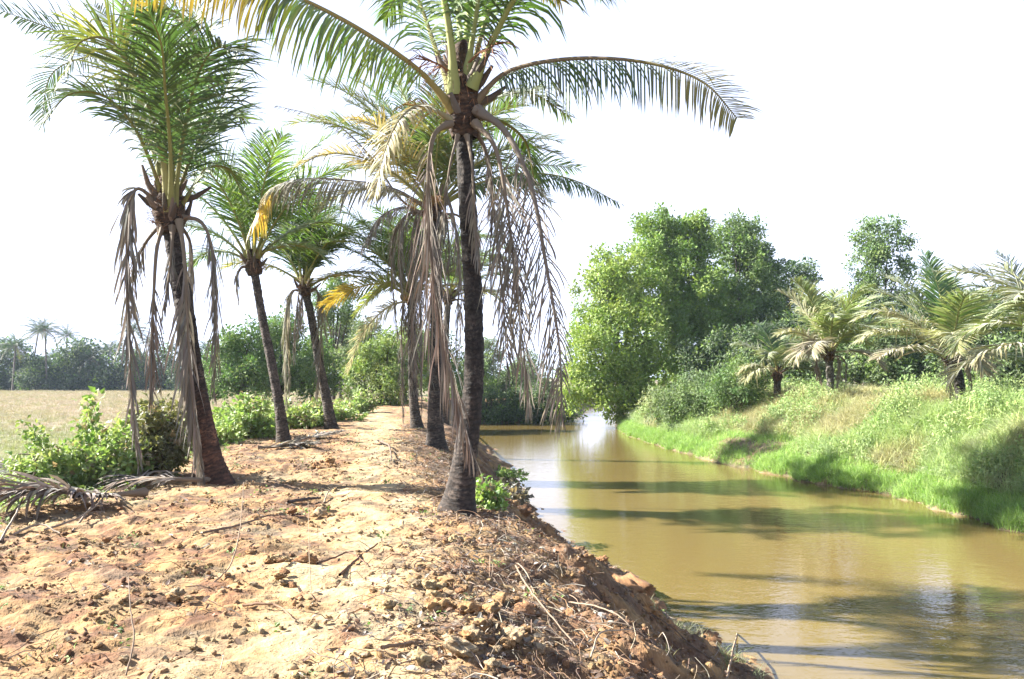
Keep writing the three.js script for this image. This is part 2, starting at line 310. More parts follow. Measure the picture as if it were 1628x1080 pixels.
function crownBase(parent, top, axis, r, seed, stubs = 9, H = 0.8) {                   // fibrous sheath and cut leaf bases
  const q = rng(seed), base = parent.position, g = new Geo(base), P = [];
  for (let k = 0; k <= 16; k++) P.push(top.clone().addScaledVector(axis, -0.12 + (H + 0.12) * k / 16));
  g.tube(P, (t, a) => r * (0.95 + 0.75 * Math.sin(Math.PI * Math.min(1, t * 1.15 + 0.08)) * 0.6) * lerp(1, 0.55, smooth(0.4, 1, t)) * (1 + 0.16 * n3(Math.cos(a) * 2, Math.sin(a) * 2, t * 4 + seed)), 16, (t, a) => mix3([0.15, 0.07, 0.036], [0.21, 0.12, 0.06], 0.5 + 0.5 * n3(Math.cos(a) * 3, Math.sin(a) * 3, t * 9 + seed)));
  part('fibre_sheath', g.build(), M.bark, parent);
  const fb = new Geo(base);                                                            // loose fibres
  for (let k = 0; k < 130; k++) {
    const a = q() * 6.28, o = top.clone().addScaledVector(axis, q() * H).add(V(Math.cos(a), 0, Math.sin(a)).multiplyScalar(r * 1.15)), c = jit(q() < 0.4 ? [0.30, 0.15, 0.06] : [0.16, 0.08, 0.04], q, 0.3);
    const d = V(Math.cos(a) * 0.8 + q() - 0.5, q() * 1.2 - 0.6, Math.sin(a) * 0.8 + q() - 0.5).normalize(), m = o.clone().addScaledVector(d, 0.08 + 0.12 * q()), e = m.clone().add(V((q() - 0.5) * 0.1, -0.06 - 0.14 * q(), (q() - 0.5) * 0.1));
    fb.tube([o, m, e], (t) => lerp(0.006, 0.002, t), 3, () => c, false);
  }
  part('fibres', fb.build(), M.wood, parent).userData.kind = 'stuff';
  for (let k = 0; k < stubs; k++) {
    const a = k * 137.5 + q() * 40, o = top.clone().addScaledVector(axis, q() * H * 0.7).addScaledVector(heading(a, 0), r * 0.8), L = 0.25 + 0.35 * q(), e = 20 + 45 * q(), s = new Geo(base), c = jit(q() < 0.5 ? [0.17, 0.13, 0.10] : [0.10, 0.07, 0.05], q, 0.2);
    s.tube([o, o.clone().addScaledVector(heading(a, e), L * 0.5), o.clone().addScaledVector(heading(a, e + 8), L)], (t) => lerp(0.07, 0.02, t), 6, () => c);
    part('leaf_stub', s.build(), M.wood, parent);
  }
}
function coconuts(parent, o, n, seed, col = [0.30, 0.19, 0.05]) {
  const q = rng(seed);
  for (let k = 0; k < n; k++) {
    const geo = new THREE.SphereGeometry(0.075 + 0.03 * q(), 14, 10); geo.scale(1, 1.25, 1);
    const c = jit(col, q, 0.2), arr = new Float32Array(geo.attributes.position.count * 3); for (let i = 0; i < arr.length; i += 3) arr.set(c, i); geo.setAttribute('color', new THREE.BufferAttribute(arr, 3));
    const m = part('coconut', geo, M.wood, parent); m.position.subVectors(o, parent.position).add(V((q() - 0.5) * 0.26, (q() - 0.5) * 0.2, (q() - 0.5) * 0.26)); m.rotation.set(q(), q() * 6, q());
  }
}
function flowerStalk(parent, o, az, seed, col = [0.36, 0.19, 0.05], n = 26) {
  const q = rng(seed), g = new Geo(parent.position), st = arc(o, az, 35, 0.45, 40);
  g.tube(st, (t) => lerp(0.018, 0.008, t), 5, () => col);
  for (let k = 0; k < n; k++) { const p = st[4 + (q() * 5 | 0)], d = heading(az + (q() - 0.5) * 150, 30 - 70 * q()); g.tube([p, p.clone().addScaledVector(d, 0.2), p.clone().addScaledVector(d, 0.34).add(V(0, -0.12, 0))], (t) => lerp(0.007, 0.004, t), 3, () => jit(col, q, 0.2), false); }
  part('flower_stalk', g.build(), M.wood, parent);
}
const foot = (px, py) => { const d = EYE / ((py - 600) / FOCAL); const p = at(px, py, d); p.y = height(p.x, d) - 0.10; return p; };
const px = (d, ...pts) => pts.map(([x, y, dd = 0]) => at(x, y, d + dd));               // waypoints of a midrib at a palm's distance (+ metres farther)
{ // palm in front, on the river edge of the bund
  const b = foot(727, 800), d = -b.z, p = thing('coconut_palm', b, 'tall coconut palm nearest the viewer, on the river edge of the path', 'palm tree', 'coconut palms along the bund');
  trunk(p, [b, ...px(d, [738, 740], [752, 620], [753, 500], [748, 400], [742, 300], [737, 205])], 0.135, 0.108, 41, [0.100, 0.080, 0.066], [0.135, 0.100, 0.078], 1.15);
  const top = at(737, 205, d), ax = V(-0.03, 1, 0).normalize();
  crownBase(p, top, ax, 0.15, 42, 12, 1.15);
  const o = (x, y, dd = 0) => [x, y, dd], F = (pts, opt) => frond(p, px(d, ...pts), { n: 74, ...opt });
  F([o(752, 168), o(800, 118, -0.2), o(900, 94, -0.5), o(1030, 100, -0.8), o(1120, 132, -1.0), o(1172, 188, -1.1)], { len: 0.98, hang: 1.5, col: [[0.055, 0.085, 0.03], DEEP], tip: [0.20, 0.17, 0.03], tipFrom: 0.55, rib: [0.20, 0.15, 0.09], seed: 1, n: 92, w: 0.0125, loose: 0.14, vee: [0.1, -1.3], veeTip: [1.2, -0.9], fwd: [0.25, 0.75], skip: 0.02 });
  F([o(722, 176, -0.1), o(672, 118, -0.3), o(596, 62, -0.6), o(500, 8, -0.9), o(410, -28, -1.1), o(310, -42, -1.2), o(215, -22, -1.3)], { len: 0.98, hang: 1.5, col: [[0.11, 0.13, 0.02], GREEN], tip: [0.34, 0.25, 0.03], tipFrom: 0.55, rib: [0.30, 0.23, 0.07], seed: 2, n: 100, w: 0.015, r0: 0.042, vee: [-0.9, -0.9], veeTip: [-0.4, -0.4], fwd: [0.15, 0.6], loose: 0.2 });
  F([o(722, 150, -0.15), o(716, 60, -0.35), o(690, -60, -0.6), o(640, -150, -0.9), o(570, -190, -1.2), o(520, -180, -1.5)], { hang: 1.1, col: [GREEN, LIME], rib: [0.34, 0.36, 0.12], seed: 3, r0: 0.05 });
  F([o(738, 130, 0.1), o(745, 30, 0.3), o(770, -90, 0.5), o(830, -170, 0.7), o(900, -180, 0.9), o(960, -120, 1.0)], { hang: 1.3, col: [GREEN, DEEP], rib: [0.30, 0.33, 0.10], seed: 4, r0: 0.046 });
  F([o(750, 140, -0.15), o(785, 60, -0.4), o(830, -20, -0.8), o(880, -60, -1.2), o(930, -50, -1.6), o(955, -10, -1.9)], { hang: 1.3, col: [DEEP, GREEN], rib: [0.30, 0.33, 0.11], seed: 5, r0: 0.046 });
  F([o(745, 140, 0.2), o(770, 40, 0.7), o(800, -30, 1.2), o(845, -50, 1.7), o(890, 0, 2.1)], { hang: 1.2, col: [[0.12, 0.14, 0.02], GREEN], tip: [0.28, 0.22, 0.04], seed: 6 });
  F([o(718, 150, 0.2), o(690, 70, 0.6), o(660, -10, 1.0), o(640, -20, 1.5), o(610, 30, 1.9)], { hang: 1.2, col: [GREEN, LIME], seed: 7 });
  F([o(735, 120, 0), o(728, 0, 0.1), o(722, -150, 0.2), o(716, -300, 0.4), o(700, -420, 0.8)], { hang: 0.4, col: [LIME, GREEN], rib: [0.33, 0.36, 0.13], seed: 8 });
  F([o(742, 120, -0.1), o(760, 0, -0.5), o(770, -120, -1.1), o(760, -190, -1.8)], { hang: 0.8, col: [GREEN, DEEP], rib: [0.30, 0.34, 0.12], seed: 9 });
  F([o(716, 190, -0.2), o(676, 168, -0.5), o(640, 185, -0.9), o(612, 240, -1.2), o(596, 310, -1.4)], { len: 0.62, hang: 1.2, col: [PALE, [0.30, 0.24, 0.06]], rib: [0.30, 0.26, 0.14], seed: 10, n: 46, w: 0.016, r0: 0.026 });
  F([o(756, 175, 0.2), o(800, 150, 0.7), o(850, 150, 1.2), o(905, 185, 1.6)], { len: 0.6, hang: 1.0, col: [[0.16, 0.17, 0.09], GREEN], seed: 11, n: 44 });
  F([o(750, 190, 0.2), o(790, 190, 0.8), o(835, 225, 1.4), o(850, 290, 1.8)], { len: 0.55, hang: 1.0, col: [DEEP, GREEN], seed: 12, n: 44 });
  // dead fronds hanging down
  F([o(716, 195, -0.18), o(690, 215, -0.4), o(681, 320, -0.5), o(690, 450, -0.55), o(716, 590, -0.5), o(750, 720, -0.42)], deadLook({ plane: V(0.8, 0, 0.6), seed: 13, col: [GREY, RUST], len: 1.05, n: 80, hang: 0.3, fwd: [1.2, 1.42] }));
  F([o(757, 175, -0.1), o(800, 205, -0.3), o(842, 290, -0.5), o(868, 420, -0.6), o(890, 560, -0.6), o(893, 668, -0.6)], deadLook({ seed: 14, len: 1.15, n: 84, hang: 1.0, fwd: [0.75, 1.25], plane: V(0.9, 0, 0.43), lm: [1, 0.45], w: 0.011, bare: 0.28, skip: 0.06, r0: 0.044, rib: [0.19, 0.155, 0.12] }));
  F([o(754, 195, -0.15), o(785, 230, -0.3), o(806, 330, -0.4), o(822, 470, -0.4), o(842, 640, -0.4)], deadLook({ plane: V(0.8, 0, 0.6), w: 0.013, seed: 15, len: 0.95, n: 74, hang: 0.6, fwd: [1.0, 1.36], bare: 0.36 }));
  F([o(750, 200, 0.1), o(772, 240, 0.2), o(784, 330, 0.3), o(800, 480, 0.3), o(806, 590, 0.3)], deadLook({ plane: V(0.9, 0, -0.43), w: 0.011, seed: 16, len: 0.9, n: 60, hang: 0.8, fwd: [0.9, 1.3], bare: 0.4, skip: 0.2 }));
  F([o(742, 215, -0.16), o(750, 260, -0.3), o(754, 340, -0.34), o(762, 420, -0.3)], deadLook({ seed: 17, len: 0.45, n: 30, r0: 0.02, bare: 0.45 }));
  F([o(728, 215, -0.15), o(716, 260, -0.3), o(706, 330, -0.3), o(696, 385, -0.3)], deadLook({ seed: 18, len: 0.4, n: 26, r0: 0.018, bare: 0.4 }));
  F([o(755, 200, 0.0), o(776, 250, 0.1), o(784, 320, 0.15), o(782, 365, 0.15)], deadLook({ seed: 19, len: 0.35, n: 26, r0: 0.022, bare: 0.2, col: [[0.09, 0.07, 0.055], GREY] }));
  flowerStalk(p, at(722, 120, d - 0.2), 200, 51, [0.24, 0.10, 0.04]); flowerStalk(p, at(745, 100, d - 0.2), 330, 52, [0.26, 0.11, 0.045]); flowerStalk(p, at(710, 190, d - 0.1), 190, 53, [0.36, 0.22, 0.04]);
}
{ // palm at the field edge, far left of the palms
  const b = foot(338, 762), d = -b.z, p = thing('coconut_palm', b, 'coconut palm with reddish leaning trunk wrapped in long dead fronds, beside the fallen frond', 'palm tree', 'coconut palms along the bund');
  trunk(p, [b, ...px(d, [326, 700], [308, 600], [294, 500], [282, 420], [270, 355])], 0.175, 0.13, 61, [0.14, 0.11, 0.09], [0.25, 0.115, 0.065], 1.0);
  const top = at(270, 360, d), ax = V(-0.10, 1, 0).normalize();
  crownBase(p, top, ax, 0.17, 62, 13, 0.8);
  const F = (pts, opt) => frond(p, px(d, ...pts), { n: 70, ...opt });
  F([[268, 338, -0.15], [258, 250, -0.3], [240, 180, -0.5], [208, 110, -0.8], [172, 62, -1.1], [128, 66, -1.4], [108, 112, -1.6]], { len: 1.31, hang: 0.40, loose: 0.16, col: [[0.08, 0.13, 0.02], [0.24, 0.25, 0.04]], rib: [0.30, 0.27, 0.10], seed: 21, n: 86, r0: 0.048, twist: 0.4 });
  F([[262, 335], [246, 250, 0.3], [214, 170, 0.6], [160, 95, 0.9], [90, 50, 1.1], [5, 18, 1.2]], { len: 1.09, hang: 0.29, loose: 0.16, col: [DEEP, GREEN], seed: 22, n: 80, roll: 0.8 });
  F([[272, 335], [276, 240, 0.2], [286, 150, 0.4], [302, 70, 0.6], [318, 0, 0.8], [330, -50, 1.0]], { len: 1.09, hang: 0.45, loose: 0.16, col: [DEEP, GREEN], seed: 23, n: 84, twist: -0.6 });
  F([[276, 338, -0.1], [286, 250, -0.2], [300, 170, -0.4], [318, 110, -0.6], [345, 75, -0.9], [378, 85, -1.2]], { len: 1.22, hang: 0.51, loose: 0.16, col: [[0.05, 0.10, 0.03], DEEP], seed: 24, n: 78 });
  F([[268, 335, 0.1], [262, 230, 0.2], [250, 120, 0.4], [226, 20, 0.6], [190, -40, 0.9], [150, -60, 1.1]], { len: 1.22, hang: 0.45, loose: 0.16, col: [GREEN, LIME], seed: 25, n: 78 });
  F([[266, 335, 0.2], [252, 240, 0.5], [228, 150, 1.0], [190, 100, 1.5], [140, 90, 2.0], [80, 120, 2.4], [66, 190, 2.6]], { len: 1.02, hang: 0.40, loose: 0.16, col: [[0.05, 0.07, 0.04], DEEP], seed: 26, n: 74 });
  F([[276, 340, 0.2], [296, 270, 0.5], [325, 210, 0.9], [360, 180, 1.3], [390, 190, 1.7]], { len: 1.09, hang: 0.45, loose: 0.16, col: [GREEN, LIME], seed: 27, n: 66 });
  F([[272, 330, -0.2], [270, 230, -0.6], [262, 140, -1.1], [256, 70, -1.6], [236, 20, -2.1]], { len: 1.09, hang: 0.51, loose: 0.16, col: [[0.06, 0.11, 0.02], DEEP], seed: 28, n: 76, twist: 0.5 });
  F([[272, 330, 0.1], [292, 220, 0.2], [310, 120, 0.1], [300, 40, 0.0], [255, 10, -0.1], [215, 40, -0.2]], { len: 1.02, hang: 0.51, loose: 0.16, col: [GREEN, [0.20, 0.17, 0.02]], tip: [0.36, 0.28, 0.03], seed: 30, n: 66 });
  F([[264, 335, 0], [240, 260, -0.2], [205, 190, -0.5], [160, 150, -0.8], [110, 150, -1.1], [70, 195, -1.3]], { len: 1.02, hang: 0.51, loose: 0.16, col: [DEEP, [0.05, 0.08, 0.035]], seed: 39, n: 66 });
  F([[270, 335, 0.3], [262, 240, 0.7], [240, 150, 1.2], [200, 60, 1.6], [150, 10, 2.0]], { len: 1.02, hang: 0.29, loose: 0.16, col: [LIME, [0.20, 0.18, 0.02]], seed: 41, n: 66 });
  F([[278, 340, 0.3], [300, 260, 0.6], [335, 190, 1.0], [360, 140, 1.3], [370, 90, 1.6]], { len: 1.02, hang: 0.34, loose: 0.16, col: [DEEP, GREEN], seed: 42, n: 66 });
  F([[280, 345, 0], [305, 300, 0.1], [335, 265, 0.3], [365, 270, 0.5], [385, 310, 0.6]], { len: 0.77, hang: 0.67, loose: 0.16, col: [LIME, GREEN], seed: 31, n: 50 });
  F([[258, 348, 0], [238, 312, -0.1], [218, 300, -0.2], [205, 330, -0.3], [201, 450, -0.3], [207, 600, -0.35], [222, 764, -0.4]], deadLook({ seed: 32, len: 0.8, n: 86, hang: 0.2, fwd: [1.36, 1.46], bare: 0.3, w: 0.022, skip: 0.02, col: [GREY, [0.26, 0.215, 0.165]] }));
  F([[262, 352, -0.1], [250, 390, -0.3], [244, 470, -0.35], [240, 550, -0.35], [238, 636, -0.35]], deadLook({ seed: 33, len: 0.75, n: 56, hang: 0.3, fwd: [1.25, 1.42], bare: 0.45, col: [GREY, RUST] }));
  F([[284, 350, -0.16], [292, 400, -0.28], [298, 520, -0.36], [306, 640, -0.40], [322, 764, -0.42]], deadLook({ seed: 34, len: 0.95, n: 84, hang: 0.2, fwd: [1.34, 1.46], bare: 0.3, skip: 0.02, col: [GREY, TAN], w: 0.02 }));
  F([[284, 345, 0], [318, 352, 0], [338, 400, -0.1], [344, 500, -0.15], [340, 620, -0.15]], deadLook({ seed: 35, len: 0.85, n: 66, hang: 0.25, fwd: [1.28, 1.42], bare: 0.34 }));
  F([[262, 350, 0.1], [232, 385, 0.2], [215, 420, 0.3], [208, 500, 0.3]], deadLook({ seed: 36, len: 0.5, n: 40, bare: 0.3 }));
  F([[274, 360, -0.16], [272, 400, -0.3], [268, 440, -0.3], [258, 500, -0.3]], deadLook({ seed: 37, len: 0.45, n: 40, bare: 0.2, col: [[0.10, 0.08, 0.06], GREY] }));
  F([[278, 350, 0.15], [300, 380, 0.3], [306, 480, 0.3], [318, 640, 0.3]], deadLook({ seed: 38, len: 0.9, n: 60, hang: 0.3, fwd: [1.28, 1.42], bare: 0.3 }));
}
// a palm of the row behind: trunk waypoints, live fronds thrown round its crown, extra fronds by hand
function rowPalm(o) {
  const b = o.base, d = -b.z, p = thing('coconut_palm', b, o.label, 'palm tree', o.group || 'coconut palms along the bund'), q = rng(o.seed);
  const pts = [b, ...px(d, ...o.trunk)], top = pts[pts.length - 1], ax = V().subVectors(top, pts[pts.length - 2]).normalize();
  trunk(p, pts, o.r0 || 0.14, o.r1 || 0.105, o.seed + 1, o.bark || [0.20, 0.165, 0.13], o.footCol || [0.20, 0.155, 0.12], o.flare ?? 0.9);
  crownBase(p, top, ax, o.rc || 0.15, o.seed + 2, o.stubs ?? 8, 0.55);
  const org = (az) => top.clone().addScaledVector(ax, 0.15 + 0.25 * q()).addScaledVector(heading(az, 0), 0.08);
  (o.fronds || []).forEach(([az, el, L, droop, opt = {}], k) => frond(p, arc(org(az), az, el, L, droop, opt.pow || 1.7, (q() - 0.5) * 24), { n: o.n || 76, w: o.w || 0.0185, segs: 3, seed: o.seed * 10 + k, col: o.col || [GREEN, LIME], hang: 0.38, len: 1.15, rib: o.rib || [0.28, 0.28, 0.09], wind: o.wind || V(), ...opt }));
  (o.dead || []).forEach(([az, reach, drop, opt = {}], k) => frond(p, hanging(top.clone().addScaledVector(ax, 0.05).addScaledVector(heading(az, 0), 0.1), az, reach, drop, (q() - 0.5) * 0.4), deadLook({ segs: 3, n: 46, seed: o.seed * 10 + 50 + k, ...opt })));
  (o.hand || []).forEach(([pts2, opt], k) => frond(p, px(d, ...pts2), { n: 60, segs: 3, seed: o.seed * 10 + 80 + k, ...opt }));
  if (o.extra) o.extra(p, top, d);
  return p;
}
rowPalm({ base: foot(452, 700), trunk: [[446, 660], [432, 580], [416, 500], [404, 430]], seed: 301, label: 'slender leaning coconut palm with upright bright green fronds and a clean trunk', bark: [0.23, 0.18, 0.15], col: [[0.07, 0.15, 0.018], LIME], r0: 0.125, r1: 0.10,
  fronds: [[100, 84, 3.9, 30], [175, 78, 3.9, 40], [10, 76, 3.9, 40], [60, 74, 3.8, 50], [200, 62, 3.4, 60], [340, 62, 3.6, 60], [130, 70, 3.7, 45], [180, 48, 2.6, 75], [20, 50, 2.8, 75], [250, 66, 3.5, 60], [300, 72, 3.6, 55], [160, 30, 2.0, 80], [0, 25, 2.0, 80], [215, 80, 3.9, 36]],
  dead: [[200, 0.3, 0.9, { len: 0.4 }]] });
rowPalm({ base: foot(527, 680), trunk: [[520, 640], [506, 570], [494, 500], [486, 466]], seed: 311, label: 'coconut palm with pale dead fronds hanging down both sides of its grey trunk', bark: [0.24, 0.205, 0.17], col: [GREEN, DEEP], r0: 0.15, r1: 0.12,
  fronds: [[95, 84, 3.52, 31], [170, 84, 3.52, 46], [15, 84, 3.52, 46], [60, 78, 3.41, 46], [190, 68, 3.08, 66], [350, 66, 3.08, 71], [135, 72, 3.08, 56], [240, 80, 3.30, 56], [300, 76, 3.30, 56], [180, 34, 2.64, 66, { col: [LIME, GOLD] }], [5, 30, 2.86, 71], [205, 82, 3.41, 46], [40, 62, 3.19, 56], [155, 62, 3.08, 61], [320, 52, 2.86, 66], [80, 72, 3.30, 46], [110, 84, 3.52, 36]],
  dead: [[185, 0.5, 3.7, { col: [PALE, GREY], len: 1.0, n: 90, w: 0.018 }], [200, 0.4, 3.2, { col: [PALE, TAN], len: 0.9, n: 70 }], [350, 0.45, 3.3, { len: 1.0, n: 90, w: 0.016 }], [250, 0.3, 2.2], [120, 0.3, 1.4]] });
rowPalm({ base: foot(664, 680), trunk: [[658, 640], [655, 570], [654, 520], [654, 480]], seed: 321, label: 'coconut palm with yellow drooping lower fronds beside the path behind the front palm', bark: [0.20, 0.175, 0.15], col: [GREEN, LIME], r0: 0.14, r1: 0.12,
  fronds: [[150, 59, 3.68, 62], [120, 73, 3.56, 52], [90, 84, 3.56, 42], [60, 73, 3.56, 52], [30, 61, 3.56, 67], [0, 47, 3.45, 72], [200, 67, 3.45, 52], [330, 55, 3.45, 72], [165, 47, 3.79, 52], [250, 71, 3.22, 62], [290, 71, 3.22, 62], [10, 16, 2.99, 62, { col: [LIME, GOLD] }], [175, 63, 3.68, 58], [140, 69, 3.79, 62], [105, 67, 3.68, 72], [70, 65, 3.68, 72], [215, 53, 3.22, 72], [185, 26, 3.22, 52, { col: [LIME, GOLD] }], [345, 30, 3.22, 52], [45, 43, 3.45, 52]],
  hand: [[[[648, 470, -0.1], [610, 452, -0.4], [560, 460, -0.7], [520, 484, -0.9]], { col: [[0.26, 0.25, 0.02], LIME], tip: GOLD, tipFrom: 0.45, len: 0.75, hang: 0.5, roll: 0.9, end: 0.6, n: 74, rib: [0.4, 0.33, 0.06] }], [[[648, 478, -0.1], [618, 488, -0.5], [580, 525, -0.9], [552, 590, -1.1]], { col: [PALE, [0.46, 0.44, 0.24]], len: 0.7, hang: 0.6, roll: 0.9, n: 74, rib: [0.42, 0.36, 0.18] }], [[[650, 470, -0.2], [620, 448, -0.8], [590, 470, -1.4], [565, 500, -1.8]], { col: [[0.30, 0.27, 0.02], LIME], len: 0.75, hang: 0.5, roll: 0.9, n: 74 }]],
  dead: [[200, 0.2, 3.8, { n: 66, len: 0.8, col: [GREY, RUST] }], [340, 0.25, 3.6, { n: 60 }], [100, 0.2, 2.4], [280, 0.25, 2.9]],
  extra: (p, top) => coconuts(p, top.clone().add(V(-0.2, 0.1, 0.12)), 5, 325) });
rowPalm({ base: foot(694, 702), trunk: [[692, 660], [693, 580], [694, 480], [693, 400], [690, 345]], seed: 331, label: 'dark trunked coconut palm behind the front palm, one grey frond ending in yellow', bark: [0.15, 0.125, 0.10], footCol: [0.15, 0.115, 0.09], col: [GREEN, [0.16, 0.15, 0.03]], r0: 0.19, r1: 0.135, flare: 0.85,
  fronds: [[100, 82, 4.08, 30], [160, 66, 3.84, 45], [40, 66, 4.08, 50], [20, 54, 4.32, 60], [75, 74, 4.08, 40], [190, 72, 3.60, 50, { col: [GOLD, LIME] }], [230, 62, 3.12, 70, { col: [PALE, GOLD] }], [130, 60, 3.60, 60, { col: [LIME, GOLD] }], [320, 60, 3.60, 70], [280, 66, 3.36, 70], [175, 60, 3.84, 60, { col: [LIME, GREEN] }], [150, 46, 3.84, 70, { col: [PALE, LIME] }], [205, 40, 3.60, 80, { col: [GOLD, PALE] }], [165, 30, 3.36, 80, { col: [PALE, GREY] }], [60, 50, 3.96, 70], [30, 36, 3.84, 70], [345, 46, 3.60, 80], [110, 70, 4.08, 40], [185, 84, 4.08, 36, { col: [LIME, GREEN] }], [160, 74, 4.6, 50, { col: [LIME, GREEN] }], [175, 66, 4.6, 55, { col: [LIME, [0.2, 0.2, 0.03]] }], [130, 78, 4.6, 40, { col: [GREEN, LIME] }], [195, 54, 4.2, 70, { col: [PALE, LIME] }], [20, 76, 4.4, 45, { col: [LIME, GREEN] }], [0, 66, 4.08, 50]],
  hand: [[[[695, 330, 0], [750, 296, -0.2], [830, 276, -0.5], [905, 284, -0.8], [982, 322, -1.0]], { len: 1.0, hang: 0.9, vee: [-0.5, -0.9], veeTip: [0.3, -0.6], col: [[0.06, 0.09, 0.04], GREEN], n: 90, w: 0.018 }], [[[697, 322, 0.2], [760, 284, 0.5], [840, 262, 1.0], [920, 268, 1.5]], { len: 1.0, hang: 0.5, roll: -0.7, col: [LIME, GREEN], n: 84 }],
    [[[684, 335, -0.1], [630, 302, -0.4], [560, 288, -0.7], [480, 285, -1.0], [432, 300, -1.2], [404, 350, -1.4]], { len: 0.95, hang: 1.2, vee: [-0.8, -0.8], veeTip: [-0.3, -0.3], col: [GREY, [0.24, 0.23, 0.14]], tip: [0.58, 0.41, 0.05], tipFrom: 0.70, end: 0.75, roll: 0.5, rib: [0.22, 0.19, 0.15], n: 92, w: 0.018 }], [[[684, 345, -0.1], [640, 320, 0.1], [590, 250, 0.3], [530, 195, 0.5], [440, 168, 0.8]], deadLook({ len: 0.5, fwd: [0.9, 1.2], n: 70, w: 0.011, bare: 0.2 })],
    [[[682, 350, -0.1], [645, 330, -0.5], [605, 345, -0.9], [575, 395, -1.2]], deadLook({ len: 0.8, hang: 1.4, n: 60, fwd: [0.9, 1.2] })], [[[700, 345, -0.1], [720, 350, -0.4], [728, 400, -0.5], [736, 520, -0.5]], deadLook({ len: 0.8, n: 50 })]],
  dead: [[170, 0.7, 2.4, { len: 0.8, hang: 1.0, fwd: [0.8, 1.2] }], [215, 0.8, 1.9, { len: 0.8, hang: 1.2, fwd: [0.7, 1.2] }], [260, 0.6, 4.2, { len: 0.9 }], [190, 0.35, 3.9, { n: 66, len: 0.9, col: [GREY, RUST] }], [240, 0.4, 3.3, { n: 60, len: 0.9 }], [340, 0.3, 3.0], [300, 0.3, 2.6], [180, 0.9, 3.0, { len: 0.9, n: 60 }], [225, 0.6, 4.4, { len: 0.9, n: 60, col: [GREY, RUST] }], [10, 0.5, 3.6, { len: 0.8 }], [20, 0.9, 4.6, { n: 60, len: 0.9, bare: 0.3 }]],
  extra: (p, top, d) => { flowerStalk(p, top.clone().add(V(-0.1, 0.2, 0.1)), 200, 335, [0.42, 0.23, 0.05], 40); flowerStalk(p, top.clone().add(V(0, 0.2, 0.1)), 280, 336, [0.36, 0.19, 0.06], 40); } });
rowPalm({ base: foot(706, 664), trunk: [[705, 620], [708, 540], [712, 480]], seed: 341, label: 'pale trunked coconut palm farthest along the river edge, half hidden behind darker trunks', bark: [0.26, 0.23, 0.18], r0: 0.16, r1: 0.13, col: [GREEN, LIME],
  fronds: [[0, 40, 3.4, 70], [20, 60, 3.4, 60], [340, 50, 3.2, 80], [60, 72, 3.4, 50], [120, 70, 3.2, 60], [300, 60, 3.0, 80], [180, 55, 3.0, 80], [15, 20, 3.0, 70, { col: [LIME, GOLD] }]], dead: [[0, 0.8, 3.0, { col: [PALE, GREY] }], [330, 0.5, 2.6]] });

// palms on the far river bank
const bank = (x, y, d) => { const p = at(x, y, d); p.y = height(p.x, d) - 0.08; return p; };
const bleached = { col: [[0.40, 0.38, 0.17], [0.26, 0.28, 0.08]], rib: [0.40, 0.36, 0.2] };
rowPalm({ base: bank(1321, 630, 31), trunk: [[1320, 600], [1318, 570]], seed: 351, label: 'windswept coconut palm with pale trunk in the middle of the far bank', group: 'coconut palms on the far bank', w: 0.024, bark: [0.36, 0.33, 0.28], footCol: [0.36, 0.33, 0.28], r0: 0.13, r1: 0.14, flare: 0.15, stubs: 5, col: [[0.13, 0.20, 0.035], [0.27, 0.31, 0.09]], wind: V(0.25, 0, 0.1), n: 84,
  fronds: [[120, 82, 3.2, 45], [60, 74, 3.2, 55], [20, 66, 3.2, 60], [0, 50, 3.0, 75], [340, 60, 3.0, 70], [200, 76, 3.1, 50], [170, 68, 2.8, 40, bleached], [180, 50, 2.2, 80, bleached], [260, 62, 2.8, 90], [300, 50, 2.6, 95], [30, 30, 2.6, 70], [190, 20, 1.6, 110, { col: [TAN, PALE] }], [340, 12, 2.0, 80, { col: [TAN, PALE] }], [90, 60, 3.0, 60], [230, 30, 1.7, 110, { col: [TAN, PALE] }], [310, 75, 3.0, 55]],
  dead: [[200, 0.5, 1.0, { len: 0.5, col: [TAN, RUST] }], [300, 0.4, 1.1, { len: 0.5 }], [350, 0.5, 1.1, { len: 0.5 }]] });
rowPalm({ base: bank(1528, 626, 25), trunk: [[1524, 600], [1516, 580]], seed: 361, label: 'large coconut palm with arching pale fronds behind the tallest grass of the far bank', group: 'coconut palms on the far bank', w: 0.024, bark: [0.16, 0.14, 0.12], footCol: [0.16, 0.14, 0.12], r0: 0.13, r1: 0.15, flare: 0.15, stubs: 6, col: [[0.12, 0.20, 0.03], [0.28, 0.31, 0.10]], wind: V(0.2, 0, 0.05), n: 84,
  fronds: [[95, 84, 3.6, 30, { col: [[0.06, 0.15, 0.02], GREEN] }], [70, 74, 3.6, 50], [130, 74, 3.5, 55], [40, 62, 3.6, 60], [15, 56, 3.8, 70], [0, 40, 3.8, 75, bleached], [170, 58, 3.4, 95, bleached], [180, 36, 3.0, 75, bleached], [200, 18, 2.8, 50, { col: [[0.36, 0.33, 0.14], TAN] }], [240, 44, 2.8, 110, bleached], [270, 26, 2.2, 110, { col: [PALE, TAN] }], [310, 52, 3.0, 95], [340, 58, 3.4, 80], [150, 66, 3.3, 60], [10, 10, 3.0, 50], [255, 66, 3.2, 80], [110, 50, 3.2, 70]],
  dead: [[230, 0.4, 1.2, { len: 0.5, col: [TAN, PALE] }], [290, 0.45, 1.2, { len: 0.5, col: [TAN, PALE] }]] });
